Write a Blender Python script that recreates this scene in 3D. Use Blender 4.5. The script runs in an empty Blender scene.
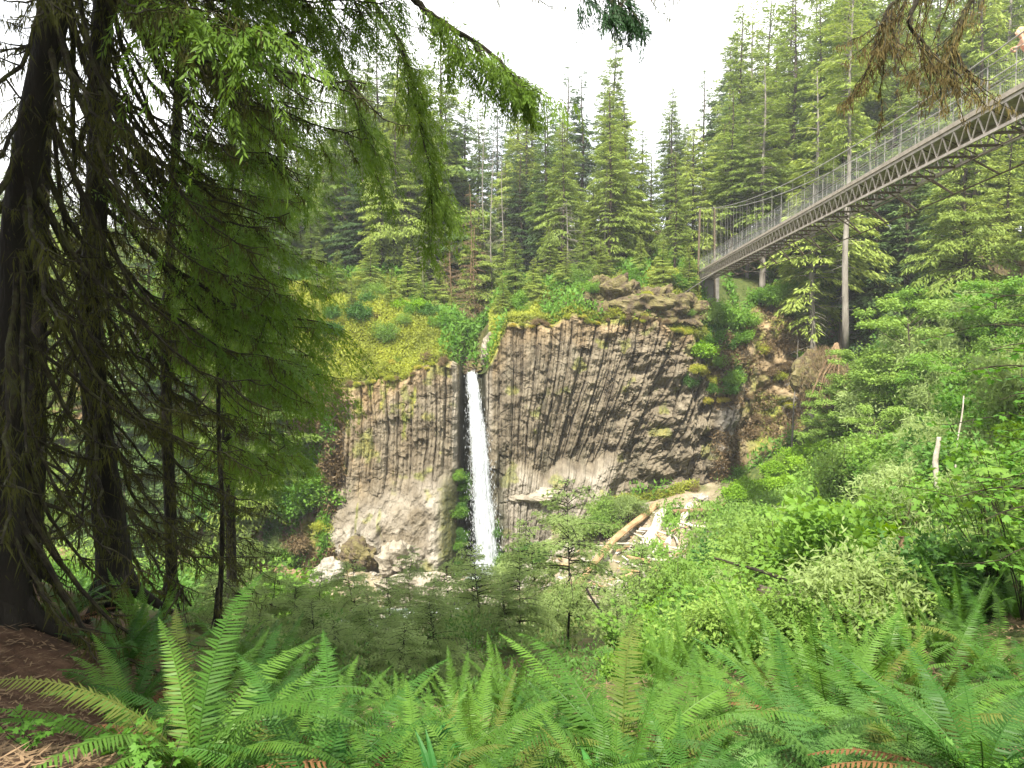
import bpy, math, random
import numpy as np
from mathutils import Vector, Matrix
R = math.radians
sc = bpy.context.scene
COL = sc.collection
rng = np.random.default_rng(11)
random.seed(11)

# ------------------------------------------------------------------ camera, world, sun, exposure
F = 739.6
PITCH = math.atan(39 / F)
cam_d = bpy.data.cameras.new('camera'); cam = bpy.data.objects.new('camera', cam_d); COL.objects.link(cam)
cam_d.lens = 26.0; cam_d.sensor_width = 36.0; cam_d.clip_start = 0.05; cam_d.clip_end = 3000
cam.location = (0, 0, 0); cam.rotation_euler = (R(90) - PITCH, 0, 0)
sc.camera = cam
SUN_EL, SUN_AZ = R(52), R(193)      # azimuth clockwise from +Y: behind the camera, to its left
w = bpy.data.worlds.new('World'); sc.world = w; w.use_nodes = True
nt = w.node_tree; nt.nodes.clear()
wo = nt.nodes.new('ShaderNodeOutputWorld'); bg = nt.nodes.new('ShaderNodeBackground')
sky = nt.nodes.new('ShaderNodeTexSky'); sky.sky_type = 'NISHITA'; sky.sun_disc = False
sky.sun_elevation = SUN_EL; sky.sun_rotation = SUN_AZ; sky.dust_density = 2.0
tc = nt.nodes.new('ShaderNodeTexCoord')
cn = nt.nodes.new('ShaderNodeTexNoise'); cn.inputs['Scale'].default_value = 2.2; cn.inputs['Detail'].default_value = 7
cr = nt.nodes.new('ShaderNodeValToRGB'); cr.color_ramp.elements[0].position = .30; cr.color_ramp.elements[1].position = .52
cr.color_ramp.elements[0].color = (.45, .45, .45, 1)
mx = nt.nodes.new('ShaderNodeMix'); mx.data_type = 'RGBA'
nt.links.new(tc.outputs['Generated'], cn.inputs['Vector']); nt.links.new(cn.outputs['Fac'], cr.inputs['Fac'])
nt.links.new(cr.outputs['Color'], mx.inputs['Factor']); nt.links.new(sky.outputs['Color'], mx.inputs['A'])
mx.inputs['B'].default_value = (9.6, 9.6, 9.5, 1)     # thin bright cloud over most of the sky
nt.links.new(mx.outputs['Result'], bg.inputs['Color']); bg.inputs['Strength'].default_value = 0.10
nt.links.new(bg.outputs['Background'], wo.inputs['Surface'])
sl = bpy.data.lights.new('sun', 'SUN'); sl.energy = 5.0; sl.angle = R(1.5); sl.color = (1, .93, .8)
so = bpy.data.objects.new('sun', sl); COL.objects.link(so)
sdir = Vector((math.sin(SUN_AZ) * math.cos(SUN_EL), math.cos(SUN_AZ) * math.cos(SUN_EL), math.sin(SUN_EL)))
so.rotation_euler = (-sdir).to_track_quat('-Z', 'Y').to_euler()
sc.view_settings.view_transform = 'Standard'; sc.view_settings.look = 'None'
sc.view_settings.exposure = 1.45; sc.view_settings.gamma = 1.0
sc.render.engine = 'CYCLES'
cy = sc.cycles; cy.max_bounces = 6; cy.diffuse_bounces = 3; cy.glossy_bounces = 2; cy.transmission_bounces = 4
cy.transparent_max_bounces = 10; cy.use_denoising = True; cy.caustics_reflective = False; cy.caustics_refractive = False

CA, SA = math.cos(PITCH), math.sin(PITCH)
def P(px, py, Y):
    """world point seen at pixel (px,py) at world depth Y"""
    x = (px - 512) / F; y = (384 - py) / F
    d = np.array([x, CA + y * SA, -SA + y * CA])
    return d * (Y / d[1])
def pxX(px, Y): return (px - 512) / F * Y

# ------------------------------------------------------------------ numpy noise and rbf
def _h(ix, iy, iz, s=0):
    n = (ix.astype(np.int64) * 374761393 + iy.astype(np.int64) * 668265263 + iz.astype(np.int64) * 2147483647 + s * 1274126177) & 0xFFFFFFFF
    n = ((n ^ (n >> 13)) * 1274126177) & 0xFFFFFFFF
    n = ((n ^ (n >> 16)) * 668265263) & 0xFFFFFFFF
    return ((n ^ (n >> 15)) & 0xFFFFFF) / float(0xFFFFFF)
def vnoise(x, y, z=0., s=0):
    x, y, z = np.broadcast_arrays(np.asarray(x, float), np.asarray(y, float), np.asarray(z, float))
    ix, iy, iz = np.floor(x), np.floor(y), np.floor(z)
    fx, fy, fz = x - ix, y - iy, z - iz
    fx, fy, fz = [f * f * (3 - 2 * f) for f in (fx, fy, fz)]
    r = 0
    for a in (0, 1):
        for b in (0, 1):
            for c in (0, 1):
                wgt = (fx if a else 1 - fx) * (fy if b else 1 - fy) * (fz if c else 1 - fz)
                r = r + wgt * _h(ix + a, iy + b, iz + c, s)
    return r * 2 - 1
def fbm(x, y, z=0., s=0, o=4):
    r, a = 0, 1.
    for i in range(o):
        r = r + a * vnoise(np.asarray(x) * 2**i, np.asarray(y) * 2**i, np.asarray(z) * 2**i, s + i); a *= .5
    return r
class RBF:
    def __init__(self, pts):
        p = np.array(pts, float); self.c = p[:, :2]; n = len(p)
        d = np.linalg.norm(self.c[:, None] - self.c[None], axis=2)
        A = np.zeros((n + 3, n + 3)); A[:n, :n] = d; A[:n, n] = 1; A[:n, n+1:] = self.c; A[n, :n] = 1; A[n+1:, :n] = self.c.T
        self.w = np.linalg.solve(A + np.eye(n + 3) * 1e-9, np.r_[p[:, 2], 0, 0, 0])
    def __call__(self, x, y):
        x = np.asarray(x, float); y = np.asarray(y, float); n = len(self.c)
        r = self.w[n] + self.w[n+1] * x + self.w[n+2] * y
        for i in range(n): r = r + self.w[i] * np.hypot(x - self.c[i, 0], y - self.c[i, 1])
        return r
def sstep(a, b, x):
    t = np.clip((np.asarray(x, float) - a) / (b - a), 0, 1); return t * t * (3 - 2 * t)

# ------------------------------------------------------------------ mesh helpers
class MB:
    def __init__(s): s.v = []; s.f = []; s.n = 0
    def add(s, v, f):
        v = np.asarray(v, float).reshape(-1, 3); f = np.asarray(f, int)
        s.v.append(v); s.f.append(f + s.n); s.n += len(v); return s
    def tube(s, pts, rad, n=6, rough=0, seed=0):
        pts = np.asarray(pts, float); m = len(pts); rad = np.broadcast_to(np.asarray(rad, float), (m,))
        t = np.gradient(pts, axis=0); t /= np.linalg.norm(t, axis=1)[:, None] + 1e-9
        ref = np.array([0, 0, 1.]) if abs(t[:, 2].mean()) < .8 else np.array([1., 0, 0])
        a = np.cross(t, ref); a /= np.linalg.norm(a, axis=1)[:, None] + 1e-9; b = np.cross(t, a)
        th = np.arange(n) * 2 * math.pi / n
        rr = rad[:, None] * np.ones((m, n))
        if rough: rr = rr * (1 + rough * fbm(np.arange(m)[:, None] * .7 + seed, np.cos(th)[None] * 1.7, np.sin(th)[None] * 1.7, seed, 3))
        v = pts[:, None] + rr[..., None] * (np.cos(th)[None, :, None] * a[:, None] + np.sin(th)[None, :, None] * b[:, None])
        i = np.arange(m - 1)[:, None] * n; j = np.arange(n)[None]; k = (j + 1) % n
        f = np.stack([i + j, i + k, i + n + k, i + n + j], -1).reshape(-1, 4)
        s.add(v.reshape(-1, 3), f)
        c = s.n
        s.add([pts[0], pts[-1]], np.zeros((0, 4), int))
        base = c - m * n
        caps = [[base + (q + 1) % n, base + q, c, c] for q in range(n)] + [[base + (m-1)*n + q, base + (m-1)*n + (q+1) % n, c + 1, c + 1] for q in range(n)]
        s.f.append(np.array(caps)); return s
    def box(s, c, ax, ay, az):
        """box at centre c with half-axis vectors"""
        c, ax, ay, az = map(lambda q: np.asarray(q, float), (c, ax, ay, az))
        v = [c + i*ax + j*ay + k*az for k in (-1, 1) for j in (-1, 1) for i in (-1, 1)]
        return s.add(v, [[0,2,3,1],[4,5,7,6],[0,1,5,4],[2,6,7,3],[0,4,6,2],[1,3,7,5]])
    def bar(s, a, b, w, h):
        a = np.asarray(a, float); b = np.asarray(b, float); d = (b - a) / 2; L = np.linalg.norm(d)
        up = np.array([0, 0, 1.]) if abs(d[2]) / L < .95 else np.array([0, 1., 0])
        sx = np.cross(d, up); sx /= np.linalg.norm(sx); u = np.cross(sx, d); u /= np.linalg.norm(u)
        return s.box((a + b) / 2, d, sx * w / 2, u * h / 2)
    def build(s, name, mat, parent=None, smooth=False):
        v = np.concatenate(s.v); f = np.concatenate([q.reshape(-1, 4) for q in s.f])
        me = bpy.data.meshes.new(name)
        tri = f[:, 2] == f[:, 3]
        q, t = f[~tri], f[tri][:, :3]
        me.vertices.add(len(v)); me.vertices.foreach_set('co', v.astype(np.float32).ravel())
        nl = len(q) * 4 + len(t) * 3
        me.loops.add(nl); me.loops.foreach_set('vertex_index', np.r_[q.ravel(), t.ravel()].astype(np.int32))
        me.polygons.add(len(q) + len(t))
        st = np.r_[np.arange(len(q)) * 4, len(q) * 4 + np.arange(len(t)) * 3].astype(np.int32)
        me.polygons.foreach_set('loop_start', st)
        me.polygons.foreach_set('use_smooth', np.full(len(st), smooth))
        me.update(calc_edges=True); me.validate()
        me.materials.append(mat)
        o = bpy.data.objects.new(name, me); COL.objects.link(o)
        if parent: o.parent = parent
        return o
def norm(a): return a / (np.linalg.norm(a, axis=-1, keepdims=True) + 1e-9)
def blades(mb, p, d, s, L, W, mid=.45, fold=0.):
    p, d, s = [np.asarray(q, float).reshape(-1, 3) for q in (p, d, s)]
    n = len(p); L = np.broadcast_to(L, (n,))[:, None]; W = np.broadcast_to(W, (n,))[:, None]
    up = np.cross(d, s)
    v = np.stack([p, p + d*L*mid + s*W/2 + up*W*fold, p + d*L, p + d*L*mid - s*W/2 + up*W*fold], 1)
    mb.add(v.reshape(-1, 3), np.arange(n * 4).reshape(n, 4))
def leaves6(mb, p, d, s, L, W, fold=.18):
    """broad folded leaf: two quads about a midrib"""
    p, d, s = [np.asarray(q, float).reshape(-1, 3) for q in (p, d, s)]
    n = len(p); L = np.broadcast_to(L, (n,))[:, None]; W = np.broadcast_to(W, (n,))[:, None]
    up = np.cross(s, d)
    v = np.stack([p, p + d*L*.55 - up*W*fold, p + d*L - up*W*fold*1.5, p + d*L*.35 + s*W*.5, p + d*L*.72 + s*W*.36 - up*W*fold,
                  p + d*L*.35 - s*W*.5, p + d*L*.72 - s*W*.36 - up*W*fold], 1)
    i = np.arange(n)[:, None] * 7
    f = np.concatenate([i + np.array([[0, 3, 4, 1]]), i + np.array([[1, 4, 2, 2]]), i + np.array([[0, 1, 6, 5]]), i + np.array([[1, 2, 6, 6]])])
    mb.add(v.reshape(-1, 3), f)
def rdir(n, g=rng):
    return norm(g.normal(size=(n, 3)))

def tag(o, label=None, cat=None, group=None, kind=None):
    if label: o['label'] = label
    if cat: o['category'] = cat
    if group: o['group'] = group
    if kind: o['kind'] = kind
    return o
def thing(name, label, cat, loc=(0, 0, 0), group=None):
    o = bpy.data.objects.new(name, None); COL.objects.link(o); o.location = loc; o.empty_display_size = .2
    return tag(o, label, cat, group)
USED = set()
def place(proto, loc, rz=0., s=1., label=None, group=None, sz=None, tilt=0., tz=0.):
    """use the prototype itself the first time, then copies of it and of its parts"""
    if proto.name not in USED:
        USED.add(proto.name); r = proto
    else:
        r = proto.copy(); COL.objects.link(r)
        for k in ('label', 'group'):
            if k in r: del r[k]
        for ch in list(proto.children):
            c = ch.copy(); COL.objects.link(c); c.parent = r
            for g in ch.children:
                d = g.copy(); COL.objects.link(d); d.parent = c
    r.location = [float(q) for q in loc]
    r.rotation_euler = (tilt * math.cos(tz), tilt * math.sin(tz), rz); r.scale = (s, s, sz if sz else s)
    if label: r['label'] = label
    if group: r['group'] = group
    return r

# ------------------------------------------------------------------ materials
def _nodes(name):
    m = bpy.data.materials.new(name); m.use_nodes = True; t = m.node_tree; t.nodes.clear()
    return m, t, t.nodes.new('ShaderNodeOutputMaterial')
def foliage(name, c1, c2, trans=.35, scale=2.0, rnd=.5, rough=.5, c3=None):
    """leaf material: hue wanders between c1 and c2 within the plant and from plant to plant"""
    m, t, out = _nodes(name); N, L = t.nodes, t.links
    tc = N.new('ShaderNodeTexCoord'); no = N.new('ShaderNodeTexNoise'); no.inputs['Scale'].default_value = scale; no.inputs['Detail'].default_value = 4
    L.new(tc.outputs['Object'], no.inputs['Vector'])
    oi = N.new('ShaderNodeObjectInfo')
    add = N.new('ShaderNodeMath'); add.operation = 'MULTIPLY_ADD'; L.new(oi.outputs['Random'], add.inputs[0]); add.inputs[1].default_value = rnd
    L.new(no.outputs['Fac'], add.inputs[2])
    r = N.new('ShaderNodeValToRGB'); e = r.color_ramp.elements
    e[0].position = .3 + rnd * .15; e[0].color = (*c1, 1); e[1].position = .68 + rnd * .6; e[1].color = (*c2, 1)
    if c3: q = e.new(.62 + rnd * .3); q.color = (*c3, 1)
    L.new(add.outputs[0], r.inputs['Fac'])
    pr = N.new('ShaderNodeBsdfPrincipled'); pr.inputs['Roughness'].default_value = rough; pr.inputs['Specular IOR Level'].default_value = .14
    L.new(r.outputs['Color'], pr.inputs['Base Color'])
    tr = N.new('ShaderNodeBsdfTranslucent')
    hs = N.new('ShaderNodeHueSaturation'); hs.inputs['Hue'].default_value = .485; hs.inputs['Saturation'].default_value = 1.1; hs.inputs['Value'].default_value = 1.5
    L.new(r.outputs['Color'], hs.inputs['Color']); L.new(hs.outputs['Color'], tr.inputs['Color'])
    mxs = N.new('ShaderNodeMixShader'); mxs.inputs['Fac'].default_value = trans
    L.new(pr.outputs[0], mxs.inputs[1]); L.new(tr.outputs[0], mxs.inputs[2]); L.new(mxs.outputs[0], out.inputs['Surface'])
    return m
def rough_mat(name, cols, scale=3., detail=8, bump=.4, bscale=None, rough=.9, stretch=(1, 1, 1), coord='Object', spec=.3, bdist=.02):
    """noise-mottled opaque material; cols = list of (position, colour)"""
    m, t, out = _nodes(name); N, L = t.nodes, t.links
    tc = N.new('ShaderNodeTexCoord'); mp = N.new('ShaderNodeMapping'); mp.inputs['Scale'].default_value = stretch
    L.new(tc.outputs[coord], mp.inputs['Vector'])
    no = N.new('ShaderNodeTexNoise'); no.inputs['Scale'].default_value = scale; no.inputs['Detail'].default_value = detail; no.inputs['Roughness'].default_value = .62
    L.new(mp.outputs[0], no.inputs['Vector'])
    r = N.new('ShaderNodeValToRGB'); e = r.color_ramp.elements
    e[0].position, e[0].color = cols[0][0], (*cols[0][1], 1); e[1].position, e[1].color = cols[-1][0], (*cols[-1][1], 1)
    for p_, c_ in cols[1:-1]: q = e.new(p_); q.color = (*c_, 1)
    L.new(no.outputs['Fac'], r.inputs['Fac'])
    pr = N.new('ShaderNodeBsdfPrincipled'); pr.inputs['Roughness'].default_value = rough; pr.inputs['Specular IOR Level'].default_value = spec
    L.new(r.outputs['Color'], pr.inputs['Base Color'])
    if bump:
        n2 = N.new('ShaderNodeTexNoise'); n2.inputs['Scale'].default_value = bscale or scale * 4; n2.inputs['Detail'].default_value = 8
        L.new(mp.outputs[0], n2.inputs['Vector'])
        b = N.new('ShaderNodeBump'); b.inputs['Strength'].default_value = bump; b.inputs['Distance'].default_value = bdist
        L.new(n2.outputs['Fac'], b.inputs['Height']); L.new(b.outputs[0], pr.inputs['Normal'])
    L.new(pr.outputs[0], out.inputs['Surface'])
    return m
M = {}
M['fir'] = foliage('fir_needles', (.08, .135, .028), (.19, .265, .055), .3, .5, .55)
M['dark'] = foliage('dark_needles', (.04, .085, .03), (.11, .175, .055), .28, .5, .5)
M['hem'] = foliage('hemlock_needles', (.12, .18, .035), (.26, .33, .075), .35, .4, .5)
M['sap'] = foliage('sapling_needles', (.16, .23, .07), (.31, .4, .16), .5, .9, .5)
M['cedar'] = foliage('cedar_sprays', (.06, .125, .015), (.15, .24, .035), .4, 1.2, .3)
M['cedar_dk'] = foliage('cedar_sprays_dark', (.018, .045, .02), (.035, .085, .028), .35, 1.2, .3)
M['brown'] = foliage('dead_needles', (.12, .085, .045), (.2, .15, .08), .2, .8, .4)
M['moss'] = foliage('hanging_moss', (.028, .032, .009), (.08, .085, .02), .3, 3., .3, .8)
M['bmoss'] = foliage('brown_moss', (.085, .065, .025), (.16, .13, .05), .3, 3., .3, .8)
M['fern'] = foliage('fern_green', (.04, .108, .016), (.105, .21, .034), .38, 1.2, .5, .42)
M['fern_dk'] = foliage('fern_deep_green', (.022, .075, .013), (.06, .15, .026), .35, 1.2, .5, .42)
M['ferny'] = foliage('wood_fern_green', (.055, .14, .035), (.13, .25, .06), .4, 1.2, .5, .5)
M['oldfern'] = foliage('yellowing_fern', (.07, .11, .02), (.15, .18, .04), .35, 3., .4, .5)
M['dfern'] = foliage('dead_fern', (.09, .045, .018), (.18, .095, .04), .2, 2., .4, .7)
M['leaf1'] = foliage('shrub_leaves', (.065, .165, .022), (.17, .3, .05), .4, .7, .5)
M['leaf2'] = foliage('shrub_leaves_pale', (.1, .19, .035), (.21, .32, .07), .4, .7, .5)
M['leaf3'] = foliage('shrub_leaves_bright', (.13, .26, .02), (.24, .4, .04), .4, .7, .4)
M['leaf4'] = foliage('shrub_leaves_deep', (.04, .11, .022), (.095, .2, .04), .35, .7, .5)
M['leafy'] = foliage('yellow_shrub_leaves', (.13, .16, .03), (.4, .34, .07), .35, .45, .5, c3=(.3, .34, .05))
M['maple'] = foliage('maple_leaves', (.05, .15, .02), (.12, .26, .04), .45, .8, .4)
M['lily'] = foliage('strap_leaves', (.03, .13, .03), (.07, .22, .05), .35, 1., .4, .35)
M['bark'] = rough_mat('bark', [(.3, (.028, .022, .016)), (.6, (.07, .055, .04)), (.75, (.07, .075, .035))], 6, 8, 1., 20, .95, (1, 1, .25), bdist=.03)
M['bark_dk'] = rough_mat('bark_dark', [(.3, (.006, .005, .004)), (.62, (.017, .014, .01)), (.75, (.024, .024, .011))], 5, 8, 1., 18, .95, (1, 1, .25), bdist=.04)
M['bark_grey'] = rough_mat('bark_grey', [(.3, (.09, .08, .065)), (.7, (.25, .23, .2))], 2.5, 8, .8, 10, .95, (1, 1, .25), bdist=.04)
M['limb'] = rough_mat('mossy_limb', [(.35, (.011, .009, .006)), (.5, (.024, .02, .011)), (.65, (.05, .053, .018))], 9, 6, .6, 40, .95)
M['wood_grey'] = rough_mat('weathered_wood', [(.3, (.25, .22, .18)), (.7, (.55, .51, .44))], 3, 8, .6, 12, .85, (1, 1, 1))
M['wood_org'] = rough_mat('stripped_log', [(.3, (.2, .12, .06)), (.55, (.33, .22, .12)), (.75, (.4, .32, .21))], 2, 8, .6, 12, .85)
M['wood_brn'] = rough_mat('brown_wood', [(.3, (.1, .065, .035)), (.7, (.22, .15, .085))], 4, 8, .6, 16, .9)
M['pale_rock'] = rough_mat('pale_rock', [(.3, (.17, .15, .12)), (.55, (.3, .275, .235)), (.75, (.46, .435, .39))], 1.2, 10, .7, 5, .85, bdist=.1)
M['tan_rock'] = rough_mat('tan_rock', [(.3, (.14, .12, .09)), (.55, (.27, .24, .19)), (.75, (.4, .36, .29))], .9, 10, 1., 4, .9, bdist=.15)
M['rock'] = rough_mat('brown_rock', [(.3, (.035, .027, .017)), (.45, (.085, .064, .038)), (.55, (.12, .105, .04)), (.72, (.17, .14, .08))], 1.2, 10, .9, 5, .9, bdist=.15)
M['steel'] = rough_mat('galvanised_steel', [(.3, (.24, .2, .17)), (.7, (.42, .37, .33))], 3, 6, .1, 30, .55, spec=.5)
M['plank'] = rough_mat('deck_planks', [(.3, (.24, .205, .165)), (.7, (.4, .35, .29))], 3, 6, .4, 20, .85)
M['cable'] = rough_mat('steel_cable', [(.3, (.17, .16, .145)), (.7, (.29, .28, .26))], 8, 4, 0, None, .5, spec=.5)
M['rust'] = rough_mat('dark_brown_steel', [(.3, (.06, .045, .03)), (.7, (.13, .1, .065))], 5, 5, 0, None, .8)
M['mesh'] = rough_mat('wire_mesh', [(.3, (.22, .24, .23)), (.7, (.32, .33, .32))], 8, 4, 0, None, .6, spec=.4)
M['concrete'] = rough_mat('concrete', [(.3, (.1, .095, .085)), (.7, (.19, .18, .16))], 2, 8, .4, 12, .9)

# ------------------------------------------------------------------ terrain
lowpts = [P(a, b, Y) for a, b, Y in [
    (100, 768, 2.7), (0, 768, 2.5), (0, 600, 5.5), (60, 590, 8), (0, 560, 9), (110, 608, 7.5), (-150, 600, 6),
    (300, 830, 2.9), (512, 850, 2.9), (800, 810, 2.9), (1024, 790, 2.9), (225, 745, 4.6), (300, 770, 4.6), (400, 775, 4.8), (560, 770, 4.8), (700, 740, 5), (860, 725, 5), (1024, 690, 5), (400, 735, 6), (560, 725, 6.4), (710, 675, 8), (850, 650, 9), (1000, 620, 7), (1100, 600, 6),
    (290, 700, 8), (400, 705, 9), (500, 700, 9), (330, 650, 15), (480, 640, 15), (580, 600, 22), (400, 690, 20), (300, 680, 20),
    (480, 662, 30), (560, 650, 32), (450, 650, 41), (520, 630, 45), (380, 640, 45), (600, 625, 40), (560, 600, 51), (640, 585, 52), (430, 590, 55),
    (650, 512, 62), (600, 520, 64), (500, 565, 62), (350, 575, 58), (325, 600, 49), (200, 610, 50), (100, 600, 50), (-50, 600, 50), (150, 640, 30), (0, 620, 32), (150, 630, 18), (0, 590, 18),
    (720, 505, 63), (770, 505, 60), (690, 575, 45), (660, 640, 25), (740, 590, 36), (690, 655, 18), (720, 660, 12), (840, 600, 14), (800, 540, 35), (900, 545, 25), (880, 480, 48),
    (1000, 560, 12), (1000, 455, 30), (1000, 350, 50), (900, 400, 58), (850, 430, 62), (1100, 380, 40), (1200, 300, 50), (1150, 480, 18), (950, 500, 33)]]
lowpts += [np.array(q) for q in [(0, 0, -1.6), (-6, 0, -1.5), (6, 0, -1.4), (0, -15, -.8), (-20, -10, 1), (-20, 10, -.5), (15.5, -1, 6.5), (15.8, 6, 5.0), (25, 5, 8), (30, 20, 7), (-60, 50, -17), (-60, 20, -8), (-100, 40, -10),
    (60, 30, 16), (60, 60, 14), (100, 20, 25), (-100, -30, 5), (100, -30, 20), (0, -60, 3), (14, 14, .0), (17, 18, 1.5)]]
low_rbf = RBF(lowpts)
CK = np.array([P(a, b, Y) for a, b, Y in [(486, 570, 63.5), (470, 590, 59), (420, 612, 54), (340, 618, 50), (240, 620, 48), (120, 615, 46), (-60, 620, 45), (-300, 640, 45)]])
CK[:, 2] = np.minimum.accumulate(CK[:, 2]); _q = np.linspace(0, 7, 120); CKf = np.stack([np.interp(_q, range(8), CK[:, k]) for k in range(3)], 1)
def low(x, y):
    a = np.clip(np.asarray(y, float) / 12, .12, 1)
    z = low_rbf(x, y) + fbm(np.asarray(x) * .5, np.asarray(y) * .5, 0, 5, 4) * .32 * a
    x, y = np.broadcast_arrays(np.asarray(x, float), np.asarray(y, float)); d = np.full(x.shape, 1e9); cz = np.zeros(x.shape)
    for c_ in CKf[::2]:
        q = np.hypot(x - c_[0], y - c_[1]); cz = np.where(q < d, c_[2], cz); d = np.minimum(q, d)
    k = sstep(5.5, 1.6, d); return z * (1 - k) + np.minimum(z, cz - .35) * k
# cliff table: px, Y of face, y of rim, y of base, setback of the rim
ct = np.array([(-500, 48, 400, 590, 9), (-150, 50, 390, 590, 8), (60, 54, 380, 585, 7), (200, 57, 385, 590, 5), (290, 59, 392, 590, 2.5), (335, 60.5, 388, 595, 1), (400, 61.6, 376, 590, .8), (430, 62, 366, 585, .5), (452, 62.6, 362, 580, .3),
    (459, 63.6, 366, 575, 0), (463, 66.2, 374, 575, 0), (482, 66.2, 374, 575, 0), (486, 64.0, 372, 570, 0), (494, 63.6, 356, 560, .2), (508, 63.8, 324, 540, .4), (560, 65, 318, 520, .5), (620, 66, 317, 510, .5), (660, 66.6, 322, 508, .5), (690, 67, 334, 508, .8),
    (735, 66.5, 330, 505, 3.0), (790, 67.5, 300, 500, 7), (850, 69, 300, 490, 8), (950, 72, 300, 430, 9), (1200, 75, 250, 330, 9)])
cX = (ct[:, 0] - 512) / F * ct[:, 1]
czt = np.array([P(a, b, Y + s)[2] for a, Y, b, c, s in ct]); czb = np.array([P(a, c, Y)[2] for a, Y, b, c, s in ct])
def cliffY(x): return np.interp(x, cX, ct[:, 1])
def clifft(x): x = np.asarray(x, float); return np.interp(x, cX, czt) + .4 * fbm(x * .55, x * 0, 0, 13, 4) * sstep(1.2, 3, np.abs(x + 3.2))
def cliffset(x): return np.interp(x, cX, ct[:, 4])
uppts = [P(a, b, Y) for a, b, Y in [(60, 330, 75), (200, 305, 74), (300, 300, 70), (350, 305, 69), (400, 278, 76), (440, 320, 72), (470, 352, 72), (468, 335, 79), (475, 300, 90), (500, 305, 73), (520, 296, 72), (560, 290, 72), (620, 283, 73), (700, 277, 74),
    (780, 290, 77), (850, 300, 80), (950, 290, 82), (1200, 240, 85), (-300, 300, 80)]]
uppts += [P(a, 238, 105) for a in (-300, 0, 200, 350, 600, 800, 1000, 1300)] + [P(480, 262, 105)] + [P(a, 232, 140) for a in (-600, 0, 400, 800, 1400)] + [P(a, 262, 260) for a in (-900, 400, 1800)]
up_rbf = RBF(uppts)
def upz(x, y):
    x = np.asarray(x, float); y = np.asarray(y, float); yr = cliffY(x) + cliffset(x)
    k = sstep(0, 5, y - yr)
    return clifft(x) * (1 - k) + up_rbf(x, y) * k + fbm(x * .35, y * .35, 0, 9, 4) * .5 * sstep(0, 3, y - yr)
def ground(x, y): return float(upz(x, y)) if y > float(cliffY(x)) + float(cliffset(x)) else float(low(x, y))

def sheet(name, X, Y, Z, mat, label, kind='structure', smooth=True):
    n, m = X.shape; mb = MB(); i = np.arange(n * m).reshape(n, m)
    mb.add(np.stack([X, Y, Z], -1).reshape(-1, 3), np.stack([i[:-1, :-1], i[:-1, 1:], i[1:, 1:], i[1:, :-1]], -1).reshape(-1, 4))
    o = mb.build(name, mat, smooth=smooth); return tag(o, label, None, None, kind)

def ground_mat():
    m, t, out = _nodes('forest_floor'); N, L = t.nodes, t.links
    g = N.new('ShaderNodeNewGeometry')
    def noise(s, d=8):
        n = N.new('ShaderNodeTexNoise'); n.inputs['Scale'].default_value = s; n.inputs['Detail'].default_value = d; n.inputs['Roughness'].default_value = .65
        L.new(g.outputs['Position'], n.inputs['Vector']); return n
    def ramp(src, els):
        r = N.new('ShaderNodeValToRGB'); e = r.color_ramp.elements
        e[0].position, e[0].color = els[0][0], (*els[0][1], 1); e[1].position, e[1].color = els[-1][0], (*els[-1][1], 1)
        for p_, c_ in els[1:-1]: q = e.new(p_); q.color = (*c_, 1)
        L.new(src, r.inputs['Fac']); return r
    dirt = ramp(noise(5.).outputs['Fac'], [(.3, (.03, .017, .01)), (.5, (.075, .042, .025)), (.7, (.14, .085, .052))])
    moss = ramp(noise(3.).outputs['Fac'], [(.35, (.03, .05, .012)), (.6, (.08, .1, .025)), (.8, (.12, .09, .04))])
    sand = ramp(noise(1.8).outputs['Fac'], [(.3, (.14, .11, .075)), (.5, (.26, .21, .145)), (.7, (.37, .32, .23))])
    at_ = N.new('ShaderNodeAttribute'); at_.attribute_name = 'zone'
    sp = N.new('ShaderNodeSeparateColor'); L.new(at_.outputs['Color'], sp.inputs[0])
    m1 = N.new('ShaderNodeMix'); m1.data_type = 'RGBA'; L.new(sp.outputs[0], m1.inputs['Factor']); L.new(moss.outputs[0], m1.inputs['A']); L.new(dirt.outputs[0], m1.inputs['B'])
    m2 = N.new('ShaderNodeMix'); m2.data_type = 'RGBA'; L.new(sp.outputs[1], m2.inputs['Factor']); L.new(m1.outputs['Result'], m2.inputs['A']); L.new(sand.outputs[0], m2.inputs['B'])
    pr = N.new('ShaderNodeBsdfPrincipled'); pr.inputs['Roughness'].default_value = .95; pr.inputs['Specular IOR Level'].default_value = .2
    L.new(m2.outputs['Result'], pr.inputs['Base Color'])
    b = N.new('ShaderNodeBump'); b.inputs['Strength'].default_value = .9; b.inputs['Distance'].default_value = .03; L.new(noise(22.).outputs['Fac'], b.inputs['Height']); L.new(b.outputs[0], pr.inputs['Normal'])
    L.new(pr.outputs[0], out.inputs['Surface']); return m
M['ground'] = ground_mat()
def set_zone(o, r, g):
    me = o.data; a = me.color_attributes.new('zone', 'FLOAT_COLOR', 'POINT')
    c = np.zeros((len(me.vertices), 4), np.float32); c[:, 0] = r.ravel(); c[:, 1] = g.ravel(); c[:, 3] = 1
    a.data.foreach_set('color', c.ravel())
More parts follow.
